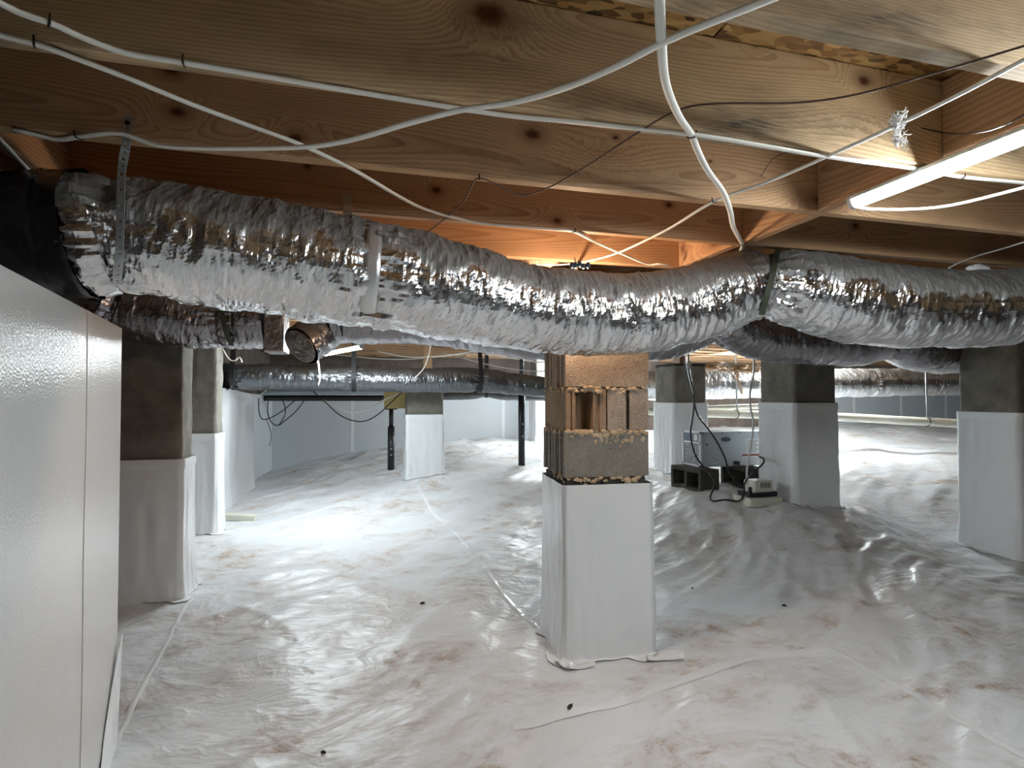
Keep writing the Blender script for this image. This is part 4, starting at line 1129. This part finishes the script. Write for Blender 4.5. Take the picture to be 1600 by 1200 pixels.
rb(MB().box((.315, -.030, .010), (.355, .001, .045), .003), 'power_inlet', 'dark_plastic')
for x in (.02, .20, .38, .57): rb(MB().disc((x, -.0005, DH - .012), .005, (0, -1, 0), .002, 8), 'screw', 'steel_black')

def loose_block(u_, v_, z1, rz, label):
    """hollow block lying on its side: length along local y, cores facing -x"""
    L, W, H = .395, .19, .19
    t = .032
    mb = MB()
    mb.box((0, 0, 0), (W, L, t), .003).box((0, 0, H - t), (W, L, H), .003)
    for y in (0, L / 2 - t / 2, L - t): mb.box((.001, y, t - .002), (W - .001, y + t, H - t + .002))
    o = mb.build('concrete_block', 'cmu_dark'); o.location = (u_, v_, z1 - H); o.rotation_euler = (0, 0, rz)
    return tag(o, label, 'concrete block', 'loose blocks under the dehumidifier')
qa = P(1095, 770, 4.52); loose_block(qa[0], qa[1], dz - .001, .10, 'loose hollow block with two open cores under the dehumidifier grille end')
qb = P(1168, 760, 4.62); loose_block(qb[0] + .0, qb[1], dz - .001, -.06, 'darker loose block under the dehumidifier behind the pump')
pq = P(1181, 762, 4.28)
pgz = G(pq[0], pq[1])
tr = MB().box((-.10, -.07, 0), (.14, .09, .022), .004).box((-.10, -.07, .02), (-.094, .09, .035)).box((.134, -.07, .02), (.14, .09, .035)).box((-.10, -.07, .02), (.14, -.064, .035)).build('pump_tray', 'dark_plastic')
slab = MB().box((-.13, -.10, -.02), (.16, .11, .045), .004).build('foam_slab', 'foam'); slab.location = (pq[0], pq[1], pgz); tag(slab, 'pale foam slab on the sheet under the pump tray', 'scrap')
tr.location = (pq[0], pq[1], pgz + .046); tag(tr, 'black tray holding the cream pump', 'tray')
pm = empty('condensate_pump', (pq[0], pq[1], pgz + .068), 'small cream slotted pump on a black tray beside the pier', 'pump')
MB().box((-.06, -.055, .0), (.12, .075, .10), .012).build('pump_case', 'pump', pm)
for i in range(6): MB().box((.0 + i * .016, -.0565, .045), (.007 + i * .016, -.0545, .085)).build('vent_slot', 'dark_plastic', pm)
MB().tube([(-.07, -.02, .0), (-.07, -.02, .05)], .012, 10).build('inlet_stub', 'dark_plastic', pm)
def cord3(pix, Y, r, mat, label, name='power_cord', cat='cord'):
    pts = []
    for x, y, *e in pix:
        q = P(x, y, e[0] if e else Y)
        q[2] = max(q[2], G(q[0], q[1]) + r + .004); pts.append(q)
    c = spline(pts, .02)
    o = MB().tube(c, r, 8).rel(c[0]).build(name, mat, None, True); o.location = c[0]
    return tag(o, label, cat, 'cords by the dehumidifier')
cord3([(1069, 535), (1071, 570), (1078, 605), (1084, 630), (1082, 655), (1079, 680), (1087, 712), (1105, 736), (1113, 745, 4.33), (1117, 758, 4.30), (1110, 775, 4.25), (1113, 783, 4.22), (1133, 781, 4.24), (1155, 783, 4.24), (1162, 772, 4.2), (1164, 755, 4.15), (1176, 738, 4.3), (1189, 728, 4.3), (1194, 719, 4.35), (1186, 713, 4.6)], 4.42, .007, 'wire_black',
      'black power cord looping on the floor before the dehumidifier')
cord3([(1076, 535), (1077, 580), (1085, 612), (1084, 625), (1091, 650), (1105, 668), (1120, 690), (1133, 716), (1139, 738), (1150, 752), (1165, 763), (1180, 770, 4.25), (1194, 776, 4.2)], 4.40, .007, 'wire_black', 'black cord crossing the dehumidifier front down to the pump')
cord3([(1177, 540), (1178, 580), (1172, 612), (1173, 640), (1177, 660), (1174, 690), (1169, 720), (1167, 740), (1168, 757)], 4.20, .007, 'tube_clear', 'milky drain tube rising from the pump to the joists', 'drain_tube', 'tube')
o = MB().prism([(-.015, -.002), (.018, -.002), (.018, .002), (-.015, .002)], -.03, .02).build('cord_tag', 'paper'); o.location = P(1077, 569, 4.36); tag(o, 'small white paper tag on the hanging black cords', 'tag')
# torn insulation hanging at the far right
th = MB()
r_ = random.Random(5)
for i in range(30):
    th.blob((r_.uniform(-.35, .45), r_.uniform(-.03, .03), r_.uniform(-.04, .04)), r_.uniform(.025, .06), i, 1, (1.8, .6, .5), .7)
c = spline([(.12, 0, 0), (.10, 0, -.12), (.13, -.01, -.22), (.16, 0, -.30)], .03); th.tube(c, .014, 6)
c = spline([(.12, 0, -.02), (.06, 0, -.08), (.05, 0, -.14)], .03); th.tube(c, .01, 6)
o = th.build('hanging_insulation', 'insul', None, True); o.location = P(1140, 574, 6.2); tag(o, 'torn pale insulation hanging under the far joists above the dehumidifier', 'insulation')

# leaf scraps on the sheet
for px, py, s_, lab in ((660, 943, .016, 'dark leaf scrap on the sheet left of the bare block pier'), (890, 1106, .022, 'dark curled leaf scrap on the sheet in front of the bare block pier'),
                        (1225, 947, .016, 'dark speck of debris on the sheet right of the bare block pier'), (1082, 920, .014, 'small dark crumb on the shaded sheet beside the bare block pier'), (505, 1176, .013, 'brown soil crumb on the sheet at the bottom edge')):
    z = .05
    for _ in range(6):
        q = Pz(px, py, z); z = G(q[0], q[1])
    mb = MB().blob((0, 0, .004), s_, int(px), 1, (1.0, .45, .35), .6)
    o = mb.build('leaf_scrap', 'leaf'); o.location = (q[0], q[1], z); o.rotation_euler = (0, 0, px); tag(o, lab, 'debris', 'debris on the sheet')
